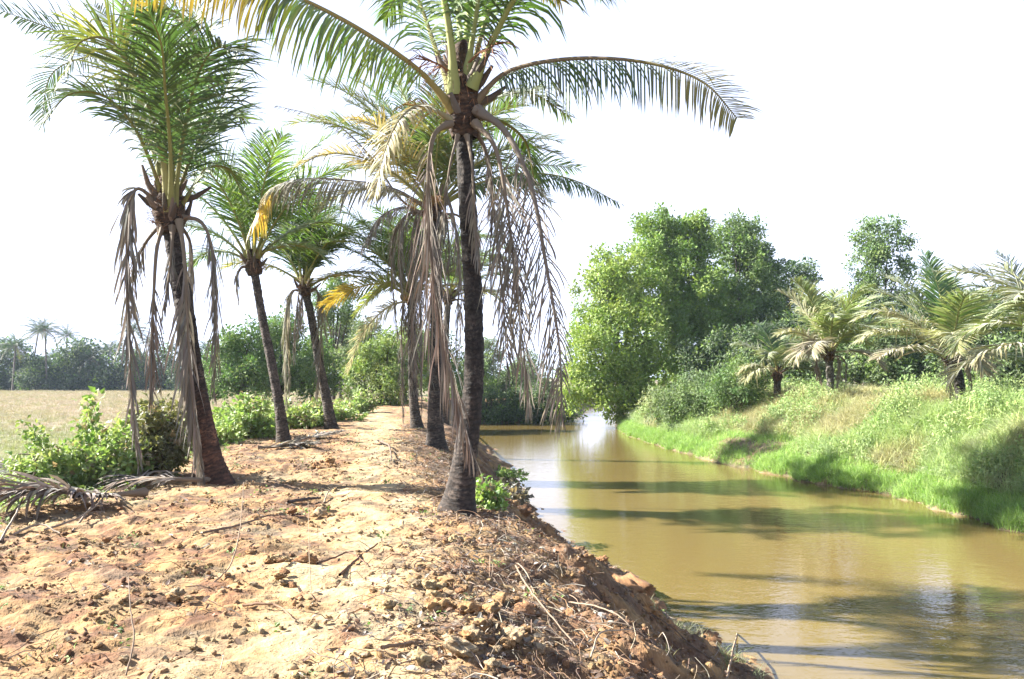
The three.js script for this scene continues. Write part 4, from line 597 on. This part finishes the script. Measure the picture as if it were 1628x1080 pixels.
// ---------------------------------------------------------------- far trees beyond the field
{
  const q = rng(900), protos = [];
  for (let k = 0; k < 4; k++) {
    const g = new THREE.Group(), H = 8 + 2.2 * k, tg = new Geo(), cg = new Geo(), top = V((q() - 0.5) * 1.6, H, (q() - 0.5) * 1.6), c0 = [0.16, 0.14, 0.12];
    tg.tube(spread([V(0, -0.2, 0), V(top.x * 0.3, H * 0.5, top.z * 0.3), top], 10), (t) => lerp(0.24, 0.15, t), 7, () => c0);
    for (let f = 0; f < 22; f++) {
      const az = f * 137.5, el = 78 - 100 * Math.pow(f / 21, 0.9), P = spread(arc(top, az, el, 4.4 + q(), 75), 14), col = jit(f > 17 ? [0.16, 0.14, 0.08] : [0.045, 0.085, 0.03], q, 0.3);
      const h = V().subVectors(P[14], P[0]).setY(0).normalize(), side = V().crossVectors(h, UP);
      for (let i = 2; i < 14; i++) for (let s = 0; s < 3; s++) for (const sg of [-1, 1]) {
        const p = V().lerpVectors(P[i], P[i + 1 > 14 ? 14 : i + 1], s / 3), T = V().subVectors(P[Math.min(14, i + 1)], P[i - 1]).normalize(), L = 1.0 * (1 - 0.6 * Math.pow(i / 14, 2)) * (0.8 + 0.4 * q());
        const d = side.clone().multiplyScalar(sg * 0.8).addScaledVector(T, 0.55).add(V(0, -0.35 - 0.5 * q(), 0)).normalize(), e = p.clone().addScaledVector(d, L), c = jit(col, q, 0.15);
        cg.tri(cg.v(p.clone().addScaledVector(T, -0.04), c), cg.v(p.clone().addScaledVector(T, 0.05), c), cg.v(e, c));
      }
      cg.tube(P.filter((_, i) => i % 2 === 0), (t) => lerp(0.05, 0.015, t), 4, () => [0.15, 0.14, 0.06], false);
    }
    part('trunk', tg.build(), M.wood, g); part('crown', cg.build(true), M.soft, g).userData.kind = 'stuff';
    protos.push(g);
  }
  const spots = [[8, 126, 2], [30, 120, 0], [48, 132, 3], [62, 118, 0], [85, 124, 1], [118, 122, 2], [128, 134, 1], [160, 142, 2], [185, 138, 3], [212, 128, 1], [240, 132, 2], [262, 140, 1], [330, 150, 2], [-30, 122, 1], [-70, 128, 2], [-10, 135, 3], [102, 140, 3], [505, 150, 2], [418, 150, 3], [20, 110, 1], [74, 112, 3], [140, 114, 0], [174, 118, 1], [200, 112, 3], [228, 116, 0]];
  spots.forEach(([x, d0, k]) => { const d = d0 + 40; const g = protos[k].clone(); g.name = numbered('distant_palm'); g.position.copy(bx(x, d, -0.3)); g.rotation.set((q() - 0.5) * 0.16, q() * 6.28, (q() - 0.5) * 0.16); g.scale.setScalar(0.62 + 0.26 * q()); scene.add(g); tag(g, 'hazy coconut palm in the tree line beyond the dry field', 'palm tree', 'distant palms beyond the field'); });
  for (let k = 0; k < 26; k++) {
    const x = -90 + k * 24 + q() * 10, d = 150 + 10 * q(), r = (2.4 + 3.4 * q()) * FOCAL / d, y = 606 - r * 0.35;
    tree('distant_tree', bx(x, d, -0.2), lob(d, [[x - r * 0.6, y + 5, r * 0.7], [x + r * 0.6, y + 3, r * 0.7, 1], [x, y - r * 0.5, r * 0.6], [x + r * 0.4, y - r * 0.9, r * 0.4], [x, y + r * 0.4, r * 0.7, -1], [x - r * 0.8, y + r * 0.5, r * 0.6, -1], [x + r * 0.8, y + r * 0.5, r * 0.6, -1]]), { seed: 920 + k, r: 0.2, density: 20, size: 1.7, clumps: CLUMPS_BIG, fork: 0.3, col: [[0.028, 0.060, 0.022], [0.055, 0.095, 0.032]], label: 'hazy bushy tree in the tree line beyond the dry field', group: 'distant trees beyond the field' });
  }
  for (let k = 0; k < 15; k++) {                                                         // beyond the far bank and the river bend
    const x = 560 + k * 82 + q() * 30, d = 100 + 25 * q(), low = x > 740 && x < 940, r = (low ? 1.5 : 3.0 + 1.5 * q()) * FOCAL / d, y = (low ? 600 : 585) - r * 0.5;
    tree('distant_tree', bx(x, d, -0.2), lob(d, [[x - r * 0.6, y + 5, r * 0.7], [x + r * 0.6, y + 3, r * 0.7, 1], [x, y - r * 0.5, r * 0.6], [x, y + r * 0.7, r * 0.8, -1]]), { seed: 960 + k, r: 0.2, density: 20, size: 1.7, clumps: CLUMPS_BIG, fork: 0.3, col: [[0.04, 0.08, 0.03], [0.075, 0.115, 0.045]], label: 'distant tree closing the view behind the river trees', group: 'distant trees behind the river' });
  }
}

// ---------------------------------------------------------------- loose soil, litter and dead wood on the bund
function lump(seed, detail = 2, rough = 0.35) {
  const g0 = new THREE.IcosahedronGeometry(1, detail); g0.deleteAttribute('normal'); const p = g0.attributes.position, col = [], uv = [], q = rng(seed), cuts = Array.from({ length: 5 }, () => [V(q() - 0.5, q() - 0.5, q() - 0.5).normalize(), 0.55 + 0.3 * q()]);
  for (let i = 0; i < p.count; i++) {
    const v = V().fromBufferAttribute(p, i).normalize(), n = v.clone();
    let r = 1 + rough * n3(n.x * 1.3 + seed, n.y * 1.3, n.z * 1.3) + rough * 0.45 * n3(n.x * 3.4, n.y * 3.4 + seed, n.z * 3.4) + (detail > 2 ? 0.07 * n3(n.x * 8, n.y * 8 + seed, n.z * 8) + 0.04 * n3(n.x * 19, n.y * 19 + seed, n.z * 19) : 0);
    v.multiplyScalar(r);
    for (const [c, h] of cuts) { const e = v.dot(c) - h; if (e > 0) v.addScaledVector(c, -e * 0.8); }
    v.y *= 0.72; p.setXYZ(i, Math.round(v.x * 1e5) / 1e5, Math.round(v.y * 1e5) / 1e5, Math.round(v.z * 1e5) / 1e5); col.push(1, 1, 1); uv.push(v.x * 0.35 + v.z * 0.2 + seed * 0.37, v.y * 0.35 + v.z * 0.3);
  }
  g0.setAttribute('color', new THREE.Float32BufferAttribute(col, 3)); g0.setAttribute('uv', new THREE.Float32BufferAttribute(uv, 2)); const gm = mergeVertices(g0); gm.computeVertexNormals();
  return gm;
}
const LUMPS = [1, 2, 3, 4, 5].map((k) => lump(1000 + k, 4, 0.5)), CRUMBS = [1, 2, 3].map((k) => lump(1010 + k, 1, 0.4));
const SOILS = [[0.42, 0.24, 0.10], [0.33, 0.165, 0.07], [0.50, 0.35, 0.17], [0.27, 0.14, 0.065], [0.42, 0.30, 0.17]];
const CLODM = SOILS.map((c) => { const m = M.clod.clone(); m.color.setRGB(...c.map((v) => v * 0.8)); return m; });
const pxGround = (x, y) => { let d = 1.6 / ((y - 600) / FOCAL); for (let k = 0; k < 8; k++) { const p = at(x, y, d), h = height(p.x, d); d *= clamp((EYE - h) / Math.max(0.05, EYE - p.y), 0.7, 1.4); } const p = at(x, y, d); return ground(p.x, d); };
function clod(p, s, q, k, label, group) { const m = single('soil_clod', LUMPS[q() * 5 | 0], CLODM[k], label, 'soil clod', group); m.position.copy(p).add(V(0, s * 0.28, 0)); m.scale.set(s * (0.9 + 0.5 * q()), s * (0.8 + 0.35 * q()), s * (0.9 + 0.4 * q())); m.rotation.set((q() - 0.5) * 0.7, q() * 6.28, (q() - 0.5) * 0.7); return m; }
{
  const q = rng(1100), heap = 'loose soil clods on the path';
  // heaps seen in the photograph
  for (const [x, y, n, r, s, label] of [[485, 820, 16, 0.42, 0.085, 'orange soil clod in the heap in front of the shadow band'], [425, 910, 18, 0.42, 0.085, 'orange soil clod in the heap left of the crossed sticks'], [520, 740, 14, 0.5, 0.10, 'soil clod in the small heap on the middle of the path'], [268, 965, 7, 0.26, 0.075, 'brown soil clod in the little group on the left of the path'], [720, 950, 26, 0.60, 0.095, 'pale soil clod in the heap at the crest of the bank'], [740, 1020, 22, 0.50, 0.10, 'pale soil clod in the nearest heap at the crest of the bank'], [145, 865, 6, 0.25, 0.08, 'dark soil clod beside the dead branch on the left'], [680, 860, 12, 0.45, 0.075, 'soil clod below the front palm']]) {
    const c = pxGround(x, y);
    for (let k = 0; k < n; k++) { const a = q() * 6.28, rr = r * Math.sqrt(q()), g = ground(c.x + Math.cos(a) * rr, -c.z + Math.sin(a) * rr * 1.1); clod(g.add(V(0, 0.06 * (1 - rr / r), 0)), s * (0.25 + 0.65 * q() * q()), q, [0, 1, 0, 2, 4][q() * 5 | 0], label, heap); }
  }
  for (let k = 0; k < 110; k++) { const d = 3.6 + 14 * Math.pow(q(), 1.4), x = lerp(bundL(d) + 0.5, shoreL(d) - 1.2, q()); clod(ground(x, d), 0.022 + 0.035 * q() * q(), q, q() * 5 | 0, 'single fist sized soil clod lying loose on the path', 'scattered single soil clods'); }
  for (let k = 0; k < 90; k++) { const d = 5 + 13 * Math.pow(q(), 1.2), x = shoreL(d) - 0.15 - 2.1 * q(); clod(ground(x, d, -0.03), 0.04 + 0.11 * q() * q(), q, [1, 3, 1, 0][q() * 4 | 0], 'brown soil clod stuck in the crumbling face of the dug river bank', 'soil clods on the dug bank'); }
  // big lumps on the river edge
  for (const [x, d, s, k, label] of [[1.95, 12.1, 0.34, 1, 'big reddish soil lump jutting towards the water at the bank'], [2.2, 11.3, 0.22, 1, 'rusty soil lump on the river edge nearest the viewer']]) {
    const m = single('bank_lump', lump(1200 + x * 10, 6, 0.34), CLODM[1], label, 'soil lump'); m.position.copy(ground(x - 0.35, d)).add(V(0, -s * 0.3, 0)); m.scale.set(s * 1.1, s * 0.9, s * 1.5); m.rotation.y = q() * 6;
  }
  // crumbs
  const crumbs = CRUMBS.map(() => []);
  for (let k = 0; k < 90000; k++) {
    const d = 3.2 + 20 * Math.pow(q(), 1.7), x = lerp(bundL(d) - 0.2, shoreL(d) - 0.15, Math.pow(q(), 0.85)), n = fbm(x * 1.1 + 70, d * 1.1, 3), b = steep(x, d);
    if (q() > (0.06 + 0.75 * smooth(-0.05, 0.4, n) + 0.3 * b) * (1 - 0.85 * trodden(x, d))) continue;
    const s = 0.004 + 0.026 * Math.pow(q(), 3.6), c = SOILS[q() * 5 | 0].map((v) => v * 1.25);
    crumbs[q() * 3 | 0].push({ p: ground(x, d, s * 0.2), s, q: turn(q, 3), c: jit(mix3(groundColor(x, d), c, 0.35).map((v) => v * 1.3), q, 0.2) });
  }
  crumbs.forEach((l, k) => tag(scatter('soil_crumbs', CRUMBS[k], M.clod, l), 'small crumbs of orange soil strewn over the path', 'soil', null, 'stuff'));
  // litter: dry leaf scraps, straw, twigs
  const scrap = [0, 1, 2].map((k) => { const g = new Geo(), r = rng(1300 + k), w = [1, 1, 1], A = []; for (let i = 0; i <= 4; i++) { const t = i / 4, hw = 0.22 * Math.sin(Math.PI * (0.12 + 0.8 * t)), y = 0.16 * Math.sin(t * 3 + k) + 0.05 * r(); A.push([g.v(V(t - 0.5, y + 0.10, -hw), w), g.v(V(t - 0.5, y, 0), w), g.v(V(t - 0.5, y + 0.12 * (k - 0.6), hw), w)]); if (i) for (let j = 0; j < 2; j++) g.quad(A[i - 1][j], A[i - 1][j + 1], A[i][j + 1], A[i][j]); } return g.build(true); });
  const straw = [0, 1, 2].map((k) => { const r = rng(1310 + k); return new Geo().tube(spread([V(-0.5, 0, 0), V(-0.15, 0.05 + 0.1 * r(), 0.12 * (r() - 0.5)), V(0.2, 0.1 * r(), 0.3 * (r() - 0.5)), V(0.5, 0.04, 0.2 * (r() - 0.5))], 6), (t) => lerp(0.012, 0.005, t), 4, () => [1, 1, 1], false).build(); });
  const scraps = scrap.map(() => []), straws = straw.map(() => []);
  const N = V(), lay = (x, d) => new THREE.Quaternion().setFromUnitVectors(UP, slope(x, d)).multiply(turn(q, 0.9));
  for (let k = 0; k < 85000; k++) {
    const d = 3.2 + 24 * Math.pow(q(), 1.6), u = Math.pow(q(), 0.6), x = lerp(bundL(d) - 0.6, shoreL(d) - 0.05, u), s = shoreL(d) - x, crest = (0.08 + 0.92 * smooth(1.6, 2.6, s)) * smooth(4.1, 2.9, s), n = fbm(x * 0.8 + 50, d * 0.8, 3);
    const keep = (1 - 0.9 * trodden(x, d)) * 0.07 + crest * 0.75 + smooth(0.15, 0.5, n) * 0.3 * (1 - 0.9 * trodden(x, d)) + smooth(bundL(d) + 1.6, bundL(d), x) * 0.4;
    if (q() > keep) continue;
    const c = jit([[0.36, 0.29, 0.21], [0.28, 0.20, 0.13], [0.19, 0.12, 0.075], [0.44, 0.39, 0.32], [0.25, 0.14, 0.075], [0.15, 0.10, 0.07]][q() * 6 | 0], q, 0.2);
    if (q() < 0.55) scraps[q() * 3 | 0].push({ p: ground(x, d, 0.012), s: 0.03 + 0.06 * q() * q(), q: lay(x, d), c });
    else { const L = 0.05 + 0.32 * Math.pow(q(), 4); straws[q() * 3 | 0].push({ p: ground(x, d, 0.008 + 0.03 * q()), s: V(L, L, L), q: lay(x, d), c }); }
  }
  scraps.forEach((l, k) => tag(scatter('leaf_litter', scrap[k], M.dead, l), 'dry curled leaf scraps on the bank and path', 'leaf litter', null, 'stuff'));
  straws.forEach((l, k) => tag(scatter('straw_litter', straw[k], M.wood, l), 'grey straw and root bits on the bank and path', 'straw', null, 'stuff'));
}
// sticks one can pick out
function stick(pts, r, col, label, name = 'stick', group) {
  const P = pts.map(([x, y, lift = 0]) => pxGround(x, y).add(V(0, lift + r, 0))), q = rng(Math.round(pts[0][0] * 7 + pts[0][1])), c = V().copy(P[0]), g = new Geo(c), S = spread(P, P.length * 5);
  S.forEach((p, k) => { if (k && k < S.length - 1) p.add(V((q() - 0.5) * r, (q() - 0.5) * r * 0.6, (q() - 0.5) * r)); });
  g.tube(S, (t) => r * lerp(1.1, 0.6, t) * (0.9 + 0.2 * q()), 6, () => jit(col, q, 0.08));
  const m = single(name, g.build(), M.wood, label, 'stick', group); m.position.copy(c); return m;
}
stick([[540, 918, 0.01], [570, 892, 0.02], [600, 873, 0.03]], 0.013, [0.20, 0.11, 0.06], 'straight brown stick crossing a bent root on the pale path');
stick([[504, 897, 0], [530, 893, 0.02], [552, 884, 0.02], [572, 888, 0.02], [586, 902, 0]], 0.009, [0.18, 0.10, 0.06], 'bent brown root lying under the straight stick');
stick([[1152, 1090, 0.0], [1168, 1050, 0.14], [1190, 1025, 0.30], [1228, 1010, 0.36]], 0.012, [0.34, 0.24, 0.16], 'curved bare stick rising from the bank over the water', 'stick');
stick([[820, 905, 0.10], [838, 950, 0.08], [870, 985, 0.05], [915, 1035, 0.03]], 0.008, [0.22, 0.16, 0.11], 'long grey brown branch lying down the dark bank');
stick([[790, 905, 0.02], [822, 912, 0.05], [848, 940, 0.03], [846, 960, 0.02]], 0.006, [0.36, 0.28, 0.2], 'pale looped root at the top of the bank', 'root');
stick([[905, 965, 0.03], [950, 978, 0.06], [985, 995, 0.06], [1005, 1012, 0.02]], 0.006, [0.30, 0.22, 0.15], 'thin pale stick lying across the dark bank');
stick([[940, 1075, 0.1], [952, 1040, 0.12], [985, 1025, 0.1], [1020, 1012, 0.05]], 0.006, [0.36, 0.29, 0.21], 'pale forked twig at the bottom of the bank');
stick([[606, 1040, 0.01], [650, 1032, 0.02], [670, 1026, 0.02]], 0.012, [0.26, 0.17, 0.10], 'short thick stick beside the nearest clods');
stick([[386, 966, 0.0], [418, 968, 0.03], [440, 972, 0.03], [470, 990, 0]], 0.010, [0.24, 0.14, 0.08], 'thin dark root on the pale path at the centre');
stick([[200, 1075, 0], [212, 1050, 0.12], [206, 1030, 0.22], [202, 1010, 0.34]], 0.005, [0.22, 0.16, 0.11], 'thin upright twig on the nearest soil');
stick([[340, 935, 0.0], [362, 918, 0.06], [380, 890, 0.24], [386, 850, 0.52]], 0.006, [0.30, 0.21, 0.14], 'tall thin bent twig left of the clod heap');
stick([[494, 945, 0.0], [491, 915, 0.20], [489, 870, 0.42]], 0.004, [0.30, 0.22, 0.14], 'thin straight twig standing on the path');
stick([[458, 803, 0.02], [490, 800, 0.03], [510, 797, 0.03]], 0.022, [0.10, 0.08, 0.07], 'dark stick lying in the shadow band');
stick([[515, 800, 0.0], [525, 790, 0.08], [545, 782, 0.10]], 0.010, [0.36, 0.28, 0.20], 'pale bent twig beside the shadow band');
stick([[600, 705, 0.05], [618, 715, 0.10], [622, 735, 0.02]], 0.022, [0.16, 0.11, 0.08], 'snapped root sticking up on the middle of the path', 'root');
stick([[320, 850, 0.02], [380, 842, 0.05], [425, 828, 0.06], [455, 822, 0.02]], 0.011, [0.20, 0.14, 0.10], 'dark long stick under the clod heap before the shadow band');
stick([[885, 822, 0.15], [900, 828, 0.1], [893, 818, 0.2]], 0.012, [0.07, 0.055, 0.045], 'dark root poking over the water from the bank', 'root');
for (let k = 0; k < 18; k++) {                                                          // roots and sticks down the dug bank
  const q = rng(1400 + k), d = 4.6 + 9 * q(), x = shoreL(d) - 0.5 - 2.6 * q(), a = q() * 6.28, L = 0.25 + 0.5 * q(), P = [0, 0.33, 0.66, 1].map((t) => ground(x + Math.cos(a) * L * t + (q() - 0.5) * 0.1, d + Math.sin(a) * L * t + (q() - 0.5) * 0.1, 0.02 + 0.07 * q())), g = new Geo(P[0]), c = jit([[0.26, 0.20, 0.14], [0.18, 0.12, 0.08], [0.30, 0.25, 0.20]][k % 3], q, 0.2);
  g.tube(spread(P, 12), (t) => (0.003 + 0.005 * (k % 4) / 3) * lerp(1, 0.5, t), 5, () => c);
  const m = single('root', g.build(), M.wood, 'bare root or twig tangled on the dug river bank', 'root', 'roots tangled on the dug bank'); m.position.copy(P[0]);
}
// fallen fronds and dead wood
function fallen(pts, opt, label) {
  const P = pts.map(([x, y, l = 0.06]) => pxGround(x, y).add(V(0, l, 0))), f = thing('fallen_frond', P[0].clone().setY(height(P[0].x, -P[0].z)), label, 'fallen frond', 'dead fronds lying on the ground');
  frond(f, P, deadLook({ name: 'midrib', n: 74, len: 0.85, hang: 0.25, fwd: [0.95, 1.25], vee: [0.16, 0.16], veeTip: [0.12, 0.12], bare: 0.22, w: 0.019, skip: 0.03, ...opt }));
  return f;
}
fallen([[360, 768, 0.05], [270, 775, 0.12], [150, 782, 0.26], [40, 790, 0.40], [-60, 800, 0.45]], { seed: 91, col: [[0.30, 0.25, 0.20], [0.36, 0.28, 0.21]], n: 120, len: 1.0, fwd: [0.7, 1.05], hang: 0.5, w: 0.021 }, 'large dead frond lying along the left edge of the path');
fallen([[230, 790, 0.06], [150, 805, 0.14], [70, 815, 0.24], [-20, 825, 0.3]], { seed: 92, col: [RUST, TAN], n: 100, fwd: [0.7, 1.05], hang: 0.5, w: 0.021 }, 'brown dead frond under the large one at the left');
fallen([[120, 800, 0.1], [60, 775, 0.3], [0, 765, 0.42], [-60, 770, 0.45]], { seed: 96, col: [GREY, TAN], n: 90, fwd: [0.7, 1.1], hang: 0.5, w: 0.02 }, 'grey dead frond heaped behind the large one at the picture edge');
fallen([[470, 702, 0.04], [510, 696, 0.06], [545, 690, 0.08]], { seed: 93, col: [[0.42, 0.38, 0.32], GREY], len: 0.5 }, 'pale dead frond at the foot of the slender palm');
fallen([[410, 712, 0.04], [450, 715, 0.06], [500, 712, 0.1]], { seed: 94, col: [GREY, TAN], len: 0.6 }, 'grey dead frond across the path beside the slender palm');
fallen([[730, 700, 0.3], [760, 690, 0.35], [780, 740, 0.1]], { seed: 95, col: [GREY, [0.1, 0.08, 0.06]], len: 0.6 }, 'dark dead frond behind the foot of the front palm');
{ // crooked stump with a bent branch
  const b = bx(30, 12.0), q = rng(1500), g = new Geo(b), p = thing('dead_stump', b, 'crooked dead stump with bent branches at the field edge', 'stump');
  g.tube(spread([b.clone().add(V(0, -0.05, 0)), b.clone().add(V(0.05, 0.25, 0)), b.clone().add(V(0.1, 0.55, 0.02))], 8), (t) => lerp(0.11, 0.05, t), 8, () => jit([0.22, 0.16, 0.12], q, 0.1)); part('trunk', g.build(), M.bark, p);
  for (const pts of [[[0.1, 0.52, 0], [0.25, 0.75, 0], [0.33, 0.95, 0.05], [0.25, 1.08, 0.05], [0.08, 1.1, 0.1]], [[0.1, 0.5, 0], [0.3, 0.5, 0.1], [0.55, 0.38, 0.15]]]) part('branch', new Geo(b).tube(spread(pts.map((v) => V(...v).add(b)), 10), (t) => lerp(0.022, 0.008, t), 5, () => [0.24, 0.18, 0.13]).build(), M.wood, p);
}
for (const [pts, label] of [[[[10, 830], [40, 812, 0.1], [55, 790, 0.2]], 'pale bare branch in the brush at the left edge'], [[[115, 840], [150, 815, 0.1], [185, 785, 0.14], [200, 778, 0.14]], 'grey forked branch leaning on the fallen frond'], [[[20, 850], [60, 842, 0.05], [95, 850, 0.02]], 'pale twig in front of the brush at the left edge'], [[[0, 862], [30, 825, 0.18], [38, 770, 0.3]], 'dark upright branch stub at the left edge'], [[[70, 842], [120, 836, 0.06], [170, 800, 0.1]], 'thin pale branch below the fallen frond']]) stick(pts, 0.012, [0.30, 0.24, 0.18], label, 'dead_branch');
for (const [x, y, r] of [[360, 690, 0.5], [420, 680, 0.4], [560, 655, 0.5]]) { // brush heaps beside the path
  const c = pxGround(x, y), q = rng(1600 + x), g = new Geo(c);
  for (let k = 0; k < 60; k++) { const a = q() * 6.28, o = c.clone().add(V((q() - 0.5) * 2 * r, 0.02 + 0.3 * q(), (q() - 0.5) * r)), h = heading(a * 57, (q() - 0.5) * 40), L = 0.3 + 0.5 * q(), cc = jit([0.16, 0.12, 0.09], q, 0.3); g.tube([o, o.clone().addScaledVector(h, L * 0.5).add(V(0, 0.05, 0)), o.clone().addScaledVector(h, L)], (t) => lerp(0.014, 0.005, t), 4, () => cc, false); }
  const m = single('brush_heap', g.build(), M.wood, `heap of dark dead twigs ${x === 360 ? 'behind the reddish palm trunk' : x === 420 ? 'at the foot of the slender palm' : 'where the path ends'}`, 'brush heap', null); m.position.copy(c);
}
// blades at the water's edge in front
{
  const q = rng(1800), l = TALL.map(() => []);
  for (let k = 0; k < 26; k++) { const d = 8 + 3 * q(), x = shoreL(d) - 0.1 - 0.35 * q(); l[k % 3].push({ p: ground(x, d, -0.02), s: 0.25 + 0.25 * q(), q: turn(q, 0.8), c: jit(mix3([0.14, 0.20, 0.05], [0.34, 0.30, 0.17], q()), q, 0.2) }); }
  l.forEach((a, k) => tag(scatter('bank_grass', TALL[k], M.soft, a), 'sparse grass blades at the near water edge', 'grass', null, 'stuff'));
}

renderer.render(scene, camera);
